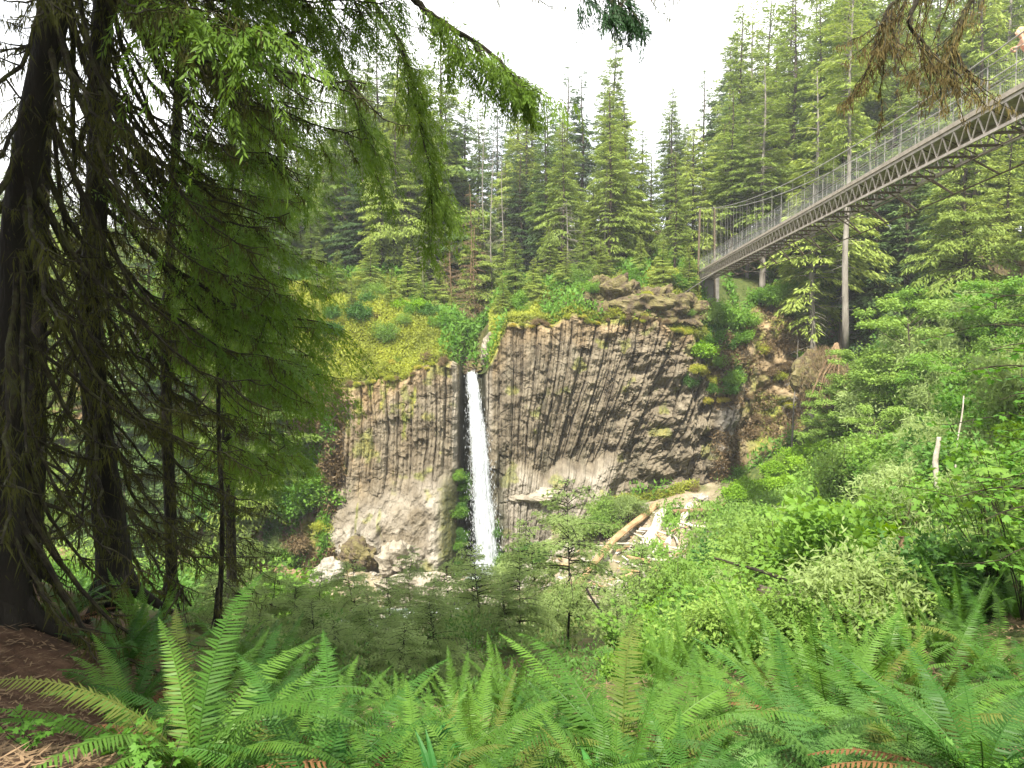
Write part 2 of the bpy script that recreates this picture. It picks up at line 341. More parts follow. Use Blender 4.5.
# lower ground: rows spaced finely near the camera
a = np.linspace(-1, 1, 420); xs = np.sign(a) * (np.abs(a) * 14 + np.abs(a)**3 * 150)
v = np.linspace(0, 1, 420)
yy = -40 + 0 * v
t0 = np.r_[np.linspace(-60, 0, 30), 70 * (np.linspace(0, 1, 391)[1:])**1.7]
Xg, Tg = np.meshgrid(xs, t0, indexing='ij')
Yend = cliffY(Xg) + 1.2
Yg = np.where(Tg <= 0, Tg, Tg / 70 * Yend)
Zg = low(Xg, Yg)
lowo = sheet('ground', Xg, Yg, Zg, M['ground'], 'forest floor, bare dirt at lower left falling away to a gravel bar below the falls')
pxg = Xg / np.maximum(Yg, .5) * F + 512
dirtz = sstep(230, 90, pxg) * sstep(12, 8, Yg) + .55 * sstep(30, 15, Yg) * np.clip(fbm(Xg, Yg, 0, 21) * 1.5 + .3, 0, 1)
sandz = sstep(36, 44, Yg) * sstep(-34, -26, Xg) * sstep(19, 15.5, Xg + (62 - Yg) * .35) * np.clip(.8 + fbm(Xg * .4, Yg * .4, 0, 3), 0, 1)
set_zone(lowo, np.clip(dirtz, 0, 1), np.clip(sandz, 0, 1))
# upper ground
vv = np.linspace(0, 1, 240)**1.8 * 320
a = np.linspace(-1, 1, 460); xs2 = np.sign(a) * (np.abs(a) * 45 + np.abs(a)**4 * 230)
Xu, Vu = np.meshgrid(xs2, vv, indexing='ij'); Yu = cliffY(Xu) + cliffset(Xu) + Vu
Zu = upz(Xu, Yu)
upo = sheet('hillside', Xu, Yu, Zu, M['ground'], 'wooded hillside rising behind the cliff rim')
set_zone(upo, np.clip(.1 + .6 * fbm(Xu * .3, Yu * .3, 0, 8), 0, 1), np.clip(fbm(Xu * .45, Yu * .45, 0, 28) * 1.5 - .2, 0, .8) * sstep(-24, -20, Xu) * sstep(-4, -7, Xu) * sstep(78, 72, Yu))

# ---- cliff of leaning basalt columns
def cliff_mat():
    m, t, out = _nodes('basalt'); N, L = t.nodes, t.links
    g = N.new('ShaderNodeNewGeometry')
    def noise(s, d=8, st=(1, 1, 1), ro=.6):
        mp = N.new('ShaderNodeMapping'); mp.inputs['Scale'].default_value = st; L.new(g.outputs['Position'], mp.inputs['Vector'])
        n = N.new('ShaderNodeTexNoise'); n.inputs['Scale'].default_value = s; n.inputs['Detail'].default_value = d; n.inputs['Roughness'].default_value = ro
        L.new(mp.outputs[0], n.inputs['Vector']); return n
    def ramp(src, els):
        r = N.new('ShaderNodeValToRGB'); e = r.color_ramp.elements
        e[0].position, e[0].color = els[0][0], (*els[0][1], 1); e[1].position, e[1].color = els[-1][0], (*els[-1][1], 1)
        for p_, c_ in els[1:-1]: q = e.new(p_); q.color = (*c_, 1)
        L.new(src, r.inputs['Fac']); return r
    def mix(f, a_, b_):
        q = N.new('ShaderNodeMix'); q.data_type = 'RGBA'; L.new(f, q.inputs['Factor']); L.new(a_, q.inputs['A']); L.new(b_, q.inputs['B']); return q.outputs['Result']
    rock = ramp(noise(.9, 10, (1, 1, .35), .68).outputs['Fac'], [(.3, (.068, .055, .037)), (.45, (.118, .097, .067)), (.56, (.162, .137, .097)), (.75, (.25, .218, .162))])
    rust = ramp(noise(1.2, 8, (1, 1, .3)).outputs['Fac'], [(.3, (.1, .07, .035)), (.5, (.22, .155, .08)), (.7, (.33, .26, .16))])
    pale = ramp(noise(.7, 9).outputs['Fac'], [(.3, (.13, .115, .09)), (.5, (.24, .215, .175)), (.7, (.37, .34, .29))])
    moss = ramp(noise(2.5, 8).outputs['Fac'], [(.3, (.05, .06, .012)), (.5, (.14, .16, .03)), (.7, (.28, .25, .05))])
    wet = ramp(noise(2.0, 8, (1, 1, .4)).outputs['Fac'], [(.3, (.018, .02, .012)), (.55, (.05, .05, .03)), (.7, (.09, .085, .06))])
    at_ = N.new('ShaderNodeAttribute'); at_.attribute_name = 'zone'      # r rust, g pale, b moss, a wet
    sp = N.new('ShaderNodeSeparateColor'); L.new(at_.outputs['Color'], sp.inputs[0])
    c = mix(sp.outputs[0], rock.outputs[0], rust.outputs[0]); c = mix(sp.outputs[1], c, pale.outputs[0])
    c = mix(sp.outputs[2], c, moss.outputs[0]); c = mix(at_.outputs['Alpha'], c, wet.outputs[0])
    pr = N.new('ShaderNodeBsdfPrincipled'); pr.inputs['Specular IOR Level'].default_value = .3
    rr = N.new('ShaderNodeMapRange'); L.new(at_.outputs['Alpha'], rr.inputs[0]); rr.inputs[3].default_value = .92; rr.inputs[4].default_value = .5; L.new(rr.outputs[0], pr.inputs['Roughness'])
    L.new(c, pr.inputs['Base Color'])
    b = N.new('ShaderNodeBump'); b.inputs['Strength'].default_value = 1.; b.inputs['Distance'].default_value = .12; L.new(noise(4., 10, (1, 1, .5), .7).outputs['Fac'], b.inputs['Height']); L.new(b.outputs[0], pr.inputs['Normal'])
    L.new(pr.outputs[0], out.inputs['Surface']); return m
M['basalt'] = cliff_mat()
def seg(a_, b_, n): return np.linspace(a_, b_, n, endpoint=False)
xr = np.r_[seg(-52, -20, 160), seg(-20, 21, 1150), seg(21, 42, 200), np.linspace(42, 68, 40)]
tv = np.linspace(0, 1, 420)
Xc, Tc = np.meshgrid(xr, tv, indexing='ij')
zt = clifft(Xc); zb = np.minimum(low(Xc, cliffY(Xc)), np.interp(Xc, cX, czb)) - 1.5
Zc = zb + (zt - zb) * Tc
pc = Xc / cliffY(Xc) * F + 512
dz = zt - Zc
rockmask = sstep(295, 330, pc) * sstep(780, 735, pc)
# leaning columns
lean = .26 * sstep(530, 660, pc)
curve_ = .013 * sstep(500, 560, pc) * dz**2
Uc = Xc + lean * dz + curve_ + .3 * fbm(Xc * .22, Zc * .14, 0, 31, 2) + .05 * fbm(Xc * 1.5, Zc * .9, 0, 33, 3)
def worley1(u, sp, s):
    i = np.floor(u / sp); best = np.full(u.shape, 9e9); sec = best.copy(); bid = i.copy()
    for k in (-1, 0, 1):
        c = (i + k + .5 + (_h(i + k, i * 0 + s, i * 0) - .5) * .75) * sp; d = np.abs(u - c)
        new = d < best; sec = np.where(new, best, np.minimum(sec, d)); bid = np.where(new, i + k, bid); best = np.where(new, d, best)
    return best, sec, bid
d1, d2, cid = worley1(Uc, 1.05, 3)
e1, e2, cid2 = worley1(Uc, .4, 8)
hh = 1.4 + 2.2 * _h(cid, cid * 0 + 4, cid * 0)
blk = np.floor((Zc + 5 * _h(cid, cid * 0 + 9, cid * 0) + .3 * (Uc % 1)) / hh)
amp = sstep(0, .6, dz) * (1 - .93 * sstep(7.5, 10.5, dz + .8 * fbm(Xc * .4, Xc * 0, 0, 19, 2)) * sstep(470, 450, pc)) * (1 - .6 * sstep(11.5, 13.5, dz) * sstep(500, 540, pc))
col_d = np.clip((d2 - d1) / .34, 0, 1) * .3 + (_h(cid, cid * 0, cid * 0) - .5) * .75 + (_h(cid, blk, cid * 0 + 2) - .5) * .5
col_d += np.clip((e2 - e1) / .25, 0, 1) * .11 + (_h(cid2, cid2 * 0 + 3, blk) - .5) * .22
crack = np.clip(1 - np.abs(((Zc * .9 + fbm(Xc * .7, Zc * .5, 0, 77, 3) * 1.2) % 1.3) - .1) / .07, 0, 1) * (_h(cid, blk, cid * 0 + 6) > .45)
disp = amp * (col_d - crack * .15) * rockmask
# rougher broken rock on the right face
broken = fbm(Xc * .55 + dz * .3, Zc * .8, 0, 51, 5); facet = np.abs(fbm(Xc * .8, Zc * .6, 0, 61, 4))
disp += rockmask * (broken * (.12 + .5 * sstep(560, 640, pc)) + facet * .55 * sstep(600, 680, pc) + .14 * fbm(Xc * 2.2, Zc * 1.8, 0, 71, 4))
# macro forms: left foot bulges out, right face is undercut above a pale apron
slot = sstep(455, 462, pc) * sstep(489, 483, pc)
footL = sstep(7.8, 12.5, dz) * sstep(462, 440, pc) * sstep(300, 340, pc)
disp += footL * 2.0 + .35 * footL * fbm(Xc * .5, Zc * .3, 0, 41, 4) + .3 * footL * np.abs(fbm(Xc * .9, Zc * .25, 0, 43, 3))
apron = sstep(12.0, 13.6, dz + .9 * fbm(Xc * .35, Xc * 0, 0, 15, 3)) * sstep(488, 502, pc) * sstep(640, 590, pc)
under = sstep(5, 12, dz) * sstep(495, 560, pc) * (1 - apron)
disp += -1.3 * under + apron * 1.0
slab = sstep(718, 726, pc) * sstep(748, 742, pc) * sstep(6.5, 8, dz)
disp += slab * 1.0
disp += -.6 * sstep(690, 705, pc) * sstep(728, 718, pc)
side = (1 - rockmask)
disp += side * (fbm(Xc * .25, Zc * .3, 0, 81, 5) * 1.6)
disp = disp * (1 - .8 * slot) + slot * (-.4 + .3 * fbm(Xc, Zc * .4, 0, 4))
Yc = cliffY(Xc) - disp + cliffset(Xc) * np.clip(Tc, 0, 1)**1.2
# the rim rolls back under the upper ground
roll = 14
Xc2 = np.concatenate([Xc, np.repeat(Xc[:, -1:], roll, 1)], 1)
ry = np.linspace(.1, 1.8, roll)[None] + 0 * Xc[:, -1:]
Yc2 = np.concatenate([Yc, Yc[:, -1:] + ry], 1); Zc2 = np.concatenate([Zc, Zc[:, -1:] + .10 * np.minimum(ry, .6) - .12 * ry + .12 * fbm(Xc[:, -1:] * 1.3, ry)], 1)
clf = sheet('cliff', Xc2, Yc2, Zc2, M['basalt'], 'tall cliff of brown basalt columns either side of the waterfall', smooth=False)
def ext(q): return np.concatenate([q, np.repeat(q[:, -1:], roll, 1)], 1)
n1 = fbm(Xc * .5, Zc * .5, 0, 91, 4); n2 = fbm(Xc * 1.1, Zc * .4, 0, 95, 4)
rz_ = np.clip(sstep(3.2, 0, dz + n1) * .8 + sstep(440, 340, pc) * .55 * sstep(11, 8, dz) * np.clip(.7 + n2, 0, 1) + side * .8, 0, 1)
gz_ = np.clip(apron * .75 + footL * .95 * np.clip(.8 + n1, 0, 1) + sstep(14.5, 16, dz) * sstep(460, 440, pc) * .5 + slab * .8 + .8 * sstep(484.5, 486, pc) * sstep(494, 490, pc) * sstep(8, 4, dz) + .6 * sstep(451, 453, pc) * sstep(458, 456.5, pc), 0, 1)  # strip on the notch's right wall paints sunlight into the rock colour
bz_ = np.clip(sstep(.5, -.1, dz + .5 * n1) * .9 + side * np.clip(n1 * 1.6 + .25, 0, 1) + .9 * sstep(.35, .8, n2 * sstep(480, 380, pc) + .2 * n1) + sstep(9, 12, dz) * sstep(436, 450, pc) * sstep(462, 456, pc) * .9 + sstep(.62, .9, n1) * .6, 0, 1)
az_ = np.clip(slot * 1.0 + sstep(8.5, 11, dz) * sstep(432, 452, pc) * sstep(510, 500, pc) * .7 + .35 * sstep(.3, .8, n2) * rockmask * (pc > 500), 0, 1)
a = clf.data.color_attributes.new('zone', 'FLOAT_COLOR', 'POINT')
c = np.stack([ext(rz_), ext(gz_), ext(np.maximum(bz_, 0)), ext(az_)], -1).astype(np.float32)
c[:, -roll:, 2] = np.clip(.45 + .6 * fbm(Xc2[:, -roll:] * .6, Yc2[:, -roll:]), 0, 1)
a.data.foreach_set('color', c.ravel())

def rockmesh(name, mat, sx, sy, sz, seed, n=48, amp=.35, facet=.25):
    th = np.linspace(0, math.pi, n // 2 + 1); ph = np.arange(n) * 2 * math.pi / n
    T, Q = np.meshgrid(th, ph, indexing='ij'); d = np.stack([np.sin(T) * np.cos(Q), np.sin(T) * np.sin(Q), np.cos(T)], -1)
    r = 1 + amp * fbm(d[..., 0] * 1.3 + seed, d[..., 1] * 1.3, d[..., 2] * 1.3, seed, 4) - facet * np.abs(fbm(d[..., 0] * 2 + seed, d[..., 1] * 2, d[..., 2] * 2, seed + 7, 3))
    v_ = d * r[..., None] * np.array([sx, sy, sz]); m_ = n; i = np.arange((n // 2 + 1) * n).reshape(-1, n); j = np.roll(i, -1, 1)
    mb = MB(); mb.add(v_.reshape(-1, 3), np.stack([i[:-1], i[1:], j[1:], j[:-1]], -1).reshape(-1, 4))
    return mb.build(name, mat)

# ------------------------------------------------------------------ waterfall and river
def water_mat(name, col, alpha_lo, alpha_hi, scale, st):
    m, t, out = _nodes(name); N, L = t.nodes, t.links
    tc = N.new('ShaderNodeTexCoord'); mp = N.new('ShaderNodeMapping'); mp.inputs['Scale'].default_value = st; L.new(tc.outputs['Object'], mp.inputs['Vector'])
    n = N.new('ShaderNodeTexNoise'); n.inputs['Scale'].default_value = scale; n.inputs['Detail'].default_value = 8; n.inputs['Roughness'].default_value = .7; L.new(mp.outputs[0], n.inputs['Vector'])
    mr = N.new('ShaderNodeMapRange'); L.new(n.outputs['Fac'], mr.inputs[0]); mr.inputs[1].default_value = .38; mr.inputs[2].default_value = .58; mr.inputs[3].default_value = alpha_lo; mr.inputs[4].default_value = alpha_hi
    pr = N.new('ShaderNodeBsdfPrincipled'); pr.inputs['Base Color'].default_value = (*col, 1); pr.inputs['Roughness'].default_value = .6
    tl = N.new('ShaderNodeBsdfTranslucent'); tl.inputs['Color'].default_value = (*col, 1)
    ms = N.new('ShaderNodeMixShader'); ms.inputs[0].default_value = .3; L.new(pr.outputs[0], ms.inputs[1]); L.new(tl.outputs[0], ms.inputs[2])
    tp = N.new('ShaderNodeBsdfTransparent'); m2 = N.new('ShaderNodeMixShader'); L.new(mr.outputs[0], m2.inputs[0]); L.new(tp.outputs[0], m2.inputs[1]); L.new(ms.outputs[0], m2.inputs[2])
    L.new(m2.outputs[0], out.inputs['Surface']); return m
M['fallw'] = water_mat('falling_water', (.62, .66, .7), .08, 1., 3.0, (2.2, 2.2, .2))
M['spray'] = water_mat('white_spray', (.62, .66, .7), .6, 1., 2., (1, 1, 1))
fallpts = [P(a, b, Y) for a, b, Y in [(471, 372, 65.6), (472, 377, 64.8), (474, 392, 64.1), (477, 425, 63.5), (480, 460, 63.1), (483, 500, 62.8), (486, 540, 62.5), (487, 572, 62.3)]]
fw = [.6, .7, .85, 1.15, 1.5, 1.8, 2.05, 2.3]
fall = thing('waterfall', 'tall narrow white waterfall dropping through the notch in the cliff', 'waterfall', fallpts[-1])
base = np.array(fallpts[-1]); fp = np.array(fallpts) - base
ts = np.linspace(0, 1, 120); zi = np.interp(ts, np.linspace(0, 1, 8), np.arange(8))
fx = np.stack([np.interp(zi, range(8), fp[:, k]) for k in range(3)], 1); fwid = np.interp(zi, range(8), fw)
for layer, (off, ws, nn) in enumerate([(0., 1., 5), (-.25, .72, 17)]):
    un = np.linspace(-1, 1, 40)
    wob = 1 + .2 * fbm(ts * 9, ts * 0 + layer * 5)
    xx = fx[:, None, 0] + un[None] * (fwid * ws * wob / 2)[:, None]
    yv = fx[:, None, 1] + off - .28 * np.sqrt(np.clip(1 - un**2, 0, 1))[None] * fwid[:, None] + .12 * fbm(un[None] * 4 + nn, ts[:, None] * 3)
    zz = fx[:, None, 2] + 0 * un[None]
    i = np.arange(120 * 40).reshape(120, 40); mb = MB()
    mb.add(np.stack([xx, yv, zz], -1).reshape(-1, 3), np.stack([i[:-1, :-1], i[:-1, 1:], i[1:, 1:], i[1:, :-1]], -1).reshape(-1, 4))
    mb.build('water_sheet', M['fallw'], fall, True)
mb = MB(); n = 16000
tt = rng.random(n)**.7; zi = tt * 7; ctr = np.stack([np.interp(zi, range(8), fp[:, k]) for k in range(3)], 1); ww = np.interp(zi, range(8), fw)
off = rng.normal(size=(n, 2)) * .27
p = ctr + np.stack([off[:, 0] * ww, -.2 + off[:, 1] * ww * .5, rng.normal(size=n) * .1], 1)
d = norm(np.stack([rng.normal(size=n) * .06, rng.normal(size=n) * .06, -np.ones(n)], 1)); s = norm(np.cross(d, rdir(n)))
blades(mb, p, d, s, .1 + .35 * rng.random(n) * (1 - .5 * tt), .02 + .035 * rng.random(n))
n = 2600; a_ = rng.random(n) * 2 * math.pi; r_ = np.abs(rng.normal(size=n)) * 1.1
p = np.stack([np.cos(a_) * r_, np.sin(a_) * r_ * .6 - .3, np.abs(rng.normal(size=n)) * .9 * np.exp(-r_ * .5)], 1); d = rdir(n)
blades(mb, p, d, norm(np.cross(d, rdir(n))), .1, .06)
mb.build('spray', M['spray'], fall)
# creek: pool, and the run away to the left
def creek_mat():
    m, t, out = _nodes('creek_water'); N, L = t.nodes, t.links
    tc = N.new('ShaderNodeTexCoord'); n = N.new('ShaderNodeTexNoise'); n.inputs['Scale'].default_value = 1.1; n.inputs['Detail'].default_value = 8; n.inputs['Roughness'].default_value = .7; L.new(tc.outputs['Object'], n.inputs['Vector'])
    r = N.new('ShaderNodeValToRGB'); e = r.color_ramp.elements; e[0].position = .5; e[0].color = (.05, .08, .06, 1); e[1].position = .62; e[1].color = (.75, .8, .8, 1); L.new(n.outputs['Fac'], r.inputs['Fac'])
    pr = N.new('ShaderNodeBsdfPrincipled'); pr.inputs['Roughness'].default_value = .18; L.new(r.outputs[0], pr.inputs['Base Color'])
    b = N.new('ShaderNodeBump'); b.inputs['Strength'].default_value = .5; b.inputs['Distance'].default_value = .1; L.new(n.outputs['Fac'], b.inputs['Height']); L.new(b.outputs[0], pr.inputs['Normal'])
    L.new(pr.outputs[0], out.inputs['Surface']); return m
M['creek'] = creek_mat()
side_ = np.linspace(-1, 1, 9)
_w = 2.6 + 1.0 * fbm(np.arange(120) * .11, 0., 0, 6)
Xk = CKf[:, None, 0] + 0 * side_; Yk = CKf[:, None, 1] + side_ * _w[:, None]; Xk[0:6] += side_ * 1.0
Zk = CKf[:, None, 2] + 0 * side_ + .04 * fbm(Xk * 1.5, Yk * 1.5)
sheet('creek_water', Xk, Yk, Zk, M['creek'], 'creek running over stones from the plunge pool to the left')

# ------------------------------------------------------------------ conifer builder
def boughs(mb, base, az, L, up, droop, bl, bw, dens, g, fill=.15, wfac=.42, hang=.25, tw=None):
    """flat drooping boughs; arrays per bough. Adds needles-sprays clustered on side twigs; returns curve sampler"""
    nb = len(L); cnt = np.maximum(3, (dens * L * L).astype(int)); idx = np.repeat(np.arange(nb), cnt); n = len(idx)
    ntw = np.maximum(4, (L[idx] * (tw or 7)).astype(int))
    k = g.integers(0, 10000, n) % ntw; t = fill + (1 - fill) * (k + .5) / ntw
    sidek = np.where((k + idx) % 2, 1., -1.); w_ = g.random(n)**.8
    dh = np.stack([np.cos(az), np.sin(az), 0 * az], 1)[idx]; sh = np.stack([-np.sin(az), np.cos(az), 0 * az], 1)[idx]
    wid = wfac * L[idx] * np.clip(1.15 - t, .12, 1) * np.clip((t - fill) / .25 + .35, 0, 1)
    jit = .8 + .4 * _h(idx, k, k * 0)
    along = L[idx] * t + w_ * wid * .55 * jit; lat = sidek * w_ * wid * jit
    tt_ = along / L[idx]
    z = L[idx] * (up[idx] * tt_ - droop[idx] * tt_**2) - hang * np.abs(lat)**1.3 + g.normal(size=n) * .025 * L[idx]
    p = base[idx] + dh * along[:, None] + sh * lat[:, None]; p[:, 2] += z
    ang = g.normal(size=n) * .5 + .7
    d = dh * np.cos(ang)[:, None] + sh * (sidek * np.sin(ang))[:, None]
    d[:, 2] += up[idx] - 2 * droop[idx] * tt_ - hang + g.normal(size=n) * .22; d = norm(d)
    s = norm(np.cross(d, np.array([0, 0, 1.])) + .45 * g.normal(size=(n, 3)))
    blades(mb, p, d, s, bl * (.6 + .8 * g.random(n)), bw * (.7 + .6 * g.random(n)))
def bough_stems(mb, base, az, L, up, droop, r0, m=6, ns=4, frac=1.):
    for i in range(len(L)):
        t = np.linspace(0, frac, m); dh = np.array([math.cos(az[i]), math.sin(az[i]), 0])
        pts = base[i] + dh * (L[i] * t)[:, None]; pts[:, 2] += L[i] * (up[i] * t - droop[i] * t * t)
        mb.tube(pts, r0[i] * (1 - .8 * t), ns)
def conifer(name, mat, H, Rad, h0, nb, seed, dens, bl=.4, bw=.125, droop=.35, up=.1, prof=.8, bark='bark', tr=.011, lean=.0, dead=0, hang=.25, irregular=.35, label=None, cat='tree'):
    g = np.random.default_rng(seed); t = thing(name, label or name, cat)
    zt_ = np.linspace(0, H, 16); bx = lean * (zt_ / H)**1.5 * H + .12 * np.sin(zt_ * .4 + seed); by = .1 * np.cos(zt_ * .33 + seed)
    tb = MB(); tb.tube(np.stack([bx - bx[0], by - by[0], zt_ - .5], 1), H * tr * (1 - zt_ / H * .95) + .015, 8, .15, seed)
    hf = h0 + (1 - h0) * (np.arange(nb) + g.random(nb)) / nb; hf = np.minimum(hf, .995)
    u = (hf - h0) / (1 - h0)
    L = Rad * np.clip((1 - u), 0, 1)**prof * (1 - .45 * sstep(.25, 0, u)) * (1 - irregular * g.random(nb)) + .25
    az = g.random(nb) * 2 * math.pi
    L *= 1 + .25 * np.cos(az - seed)
    L *= np.clip(1 + .45 * fbm(hf * 9, np.cos(az) * 1.3, np.sin(az) * 1.3, seed, 2), .35, 1.5)
    base_ = np.stack([np.interp(hf * H, zt_, bx - bx[0]), np.interp(hf * H, zt_, by - by[0]), hf * H - .5], 1)
    upv = up + .45 * u + g.normal(size=nb) * .08; dr = droop * (.7 + .6 * g.random(nb)) * (1 - .4 * u)
    bough_stems(tb, base_, az, L, upv, dr, .012 * L + .012, 5, 3, .9)
    if dead:
        nd = dead; hd = g.uniform(.08, h0 + .08, nd); azd = g.random(nd) * 6.28; bd = np.stack([np.interp(hd * H, zt_, bx - bx[0]), np.interp(hd * H, zt_, by - by[0]), hd * H - .5], 1)
        bough_stems(tb, bd, azd, g.uniform(.5, 1.6, nd) * Rad * .4, g.normal(size=nd) * .15, np.full(nd, .2), np.full(nd, .03), 4, 3)
    tb.build('trunk', M[bark], t, True)
    cb = MB(); boughs(cb, base_, az, L, upv, dr, bl, bw, dens, g, hang=hang); cb.build('crown', M[mat], t)
    return t
def snag(name, H, seed, label, bark='wood_grey', nb=26, r=.13, bl=1.2, droop=.3):
    g = np.random.default_rng(seed); t = thing(name, label, 'dead tree')
    z = np.linspace(0, H, 14); pts = np.stack([.15 * np.sin(z * .3 + seed), .1 * np.cos(z * .25), z - .4], 1)
    bark = 'bark_grey' if bark == 'wood_grey' else bark; mb = MB(); mb.tube(pts, r * (1 - z / H * .85), 7, .2, seed); mb.build('trunk', M[bark], t)
    hb = g.uniform(.2, .97, nb); az = g.random(nb) * 6.28; L = bl * (1.1 - hb) * (.4 + g.random(nb)) + .3
    b = np.stack([np.interp(hb * H, z, pts[:, 0]), np.interp(hb * H, z, pts[:, 1]), hb * H - .4], 1)
    mb = MB(); bough_stems(mb, b, az, L, g.normal(size=nb) * .15 + .1, np.full(nb, droop), np.full(nb, .028), 6, 4)
    for i in range(nb):
        m_ = 5; tq = g.random(m_) * .8 + .15; dh = np.array([math.cos(az[i]), math.sin(az[i]), 0])
        pp = b[i] + dh * (L[i] * tq)[:, None]; pp[:, 2] += L[i] * (.1 * tq - droop * tq * tq); dd = norm(rdir(m_, g) + dh + np.array([0, 0, -.3]))
        for a_, q_ in zip(pp, dd): mb.tube(np.array([a_, a_ + q_ * .25 * L[i], a_ + q_ * .45 * L[i] + [0, 0, -.1]]), [.014, .01, .004], 3)
    mb.build('branches', M[bark], t); return t
PR = {}
def CP(key, **k): PR[key] = k.pop('f')(k.pop('n'), **k)
CP('firA', f=conifer, n='fir_tree', mat='fir', H=26, Rad=4.0, h0=.2, nb=210, seed=1, dens=17, droop=.3, up=.12, dead=20)
CP('firB', f=conifer, n='fir_tree', mat='fir', H=26, Rad=3.4, h0=.33, nb=170, seed=2, dens=20, droop=.38, up=.15, irregular=.55, dead=30)
CP('darkA', f=conifer, n='spruce_tree', mat='dark', H=22, Rad=4.2, h0=.04, nb=240, seed=3, dens=17, droop=.35, up=.05, prof=.75)
CP('darkB', f=conifer, n='spruce_tree', mat='dark', H=22, Rad=3.6, h0=.1, nb=210, seed=4, dens=18, droop=.45, up=.1)
CP('hemA', f=conifer, n='hemlock_tree', mat='hem', H=22, Rad=4.4, h0=.06, nb=230, seed=5, dens=15, droop=.55, up=.25, hang=.4, bw=.12)
CP('hemB', f=conifer, n='hemlock_tree', mat='hem', H=22, Rad=3.7, h0=.16, nb=190, seed=6, dens=16, droop=.5, up=.2, hang=.4, irregular=.5, bw=.12, dead=14)
CP('hemC', f=conifer, n='hemlock_tree', mat='hem', H=24, Rad=4.6, h0=.28, nb=150, seed=16, dens=16, droop=.4, up=.12, hang=.3, irregular=.6, bw=.12, dead=30, bark='bark_grey')
CP('spireA', f=conifer, n='spire_tree', mat='fir', H=26, Rad=2.5, h0=.3, nb=190, seed=7, dens=30, droop=.3, up=.1, irregular=.5, dead=16)
CP('spireB', f=conifer, n='spire_tree', mat='dark', H=26, Rad=2.1, h0=.4, nb=140, seed=8, dens=34, droop=.35, up=.1, irregular=.65, dead=24)

# ------------------------------------------------------------------ background forest
FOREST = []
skx = [-200, 60, 200, 300, 345, 380, 430, 470, 500, 540, 560, 583, 600, 613, 630, 650, 668, 690, 715, 735, 760, 800, 1100]
sky_ = [150, 145, 150, 120, 60, 35, 30, 85, 95, 90, 95, 80, 70, 45, 95, 115, 100, 95, 55, 20, -30, -90, -160]
def tree_to(key, px, ytop, Y, label, group=None, Hp=None, zoff=0., sw=1.):
    x = pxX(px, Y); z = ground(x, Y) + zoff; Hn = {'firA': 26, 'firB': 26, 'spireA': 26, 'spireB': 26, 'hemC': 24}.get(key, 22)
    top = P(px, ytop, Y)[2]; H = max(top - z, 3.); s = H / Hn
    sxy = sw * min(max(s, .35) * (1.0 if s < 1.1 else 1.1 / s), 1.2)
    o = place(PR[key], (x, Y, z), random.random() * 6.28, sxy, label, group, s)
    FOREST.append((x, Y)); return o
# named trees on the skyline and just behind the rim: (proto, px, ytop, Y, label)
NT = [
 ('spireA', 612, 30, 96, 'tallest narrow spire tree on the skyline, right of the two thin spires'),
 ('spireB', 566, 62, 100, 'left one of the two thin ragged spire trees against the white sky'),
 ('spireB', 582, 66, 98, 'right one of the two thin ragged spire trees against the white sky'),
 ('spireA', 532, 82, 104, 'dark pointed spire tree just left of the two thin spires'),
 ('spireA', 669, 82, 104, 'pointed fir standing alone in the dip of the skyline right of centre'),
 ('spireB', 700, 66, 96, 'ragged dark spire left of the tall tree clump by the sky gap'),
 ('spireA', 736, -4, 92, 'tall slim fir at the right edge of the open sky'),
 ('hemA', 624, 96, 78, 'broad pale green hemlock on the rim straight above the right cliff'),
 ('hemB', 650, 150, 80, 'shorter pale hemlock hard against the right of the broad pale one'),
 ('hemB', 592, 175, 76, 'pale hemlock with bare grey limbs low down above the cliff rim'),
 ('hemA', 690, 120, 82, 'light green hemlock behind the far end of the footbridge'),
 ('hemB', 722, 120, 84, 'light green hemlock behind the bridge tower post'),
 ('darkA', 560, 160, 88, 'dense dark spruce filling the hollow above the waterfall'),
 ('darkB', 520, 150, 92, 'dark spruce left of the dense one in the hollow above the falls'),
 ('darkA', 400, 120, 84, 'dark spreading spruce on the hill above the yellow mossy slope'),
 ('darkA', 365, 150, 78, 'dark spruce at the left end of the hill above the mossy slope'),
 ('hemA', 478, 205, 78, 'short drooping hemlock with brownish sprays above the waterfall notch'),
 ('hemB', 505, 225, 75, 'small hemlock leaning over the notch of the falls'),
 ('firA', 442, 24, 84, 'tall fir behind the drooping sprays at upper centre left'), ('firA', 300, 62, 88, 'tall fir far behind the green cedar sprays at left'), ('firB', 255, 80, 92, 'ragged fir far behind the slender mossy trunks'), ('firA', 205, 95, 90, 'fir far behind the second mossy trunk'), ('hemA', 412, 62, 80, 'light hemlock left of the tall fir at upper centre left'), ('firB', 382, 36, 88, 'ragged tall fir seen through the drooping cedar sprays'), ('firA', 348, 66, 82, 'fir at the edge of the near cedar foliage'), ('darkA', 466, 104, 84, 'dark spruce just left of the grey snags'),
 ('firA', 790, -20, 84, 'large bright fir right of the open sky behind the bridge'),
 ('firA', 836, -60, 80, 'large full fir directly behind the middle of the bridge'),
 ('hemC', 812, 60, 72, 'light green tree with a pale trunk under the middle of the bridge'),
 ('darkA', 872, 130, 74, 'dark dense tree below the bridge right of the grey trunk'),
 ('darkB', 905, 110, 72, 'dark tree below the bridge in the shaded gap between trunks'),
 ('hemA', 1004, 120, 64, 'light hemlock below the bridge at the right edge'),
 ('hemC', 760, 60, 78, 'tree with bare lower trunk where the sky shows between stems'),
]
for k, px, yt, Y, lab in NT: tree_to(k, px, yt, Y, lab, sw=1.25 if 'spire' not in k else 1.1)
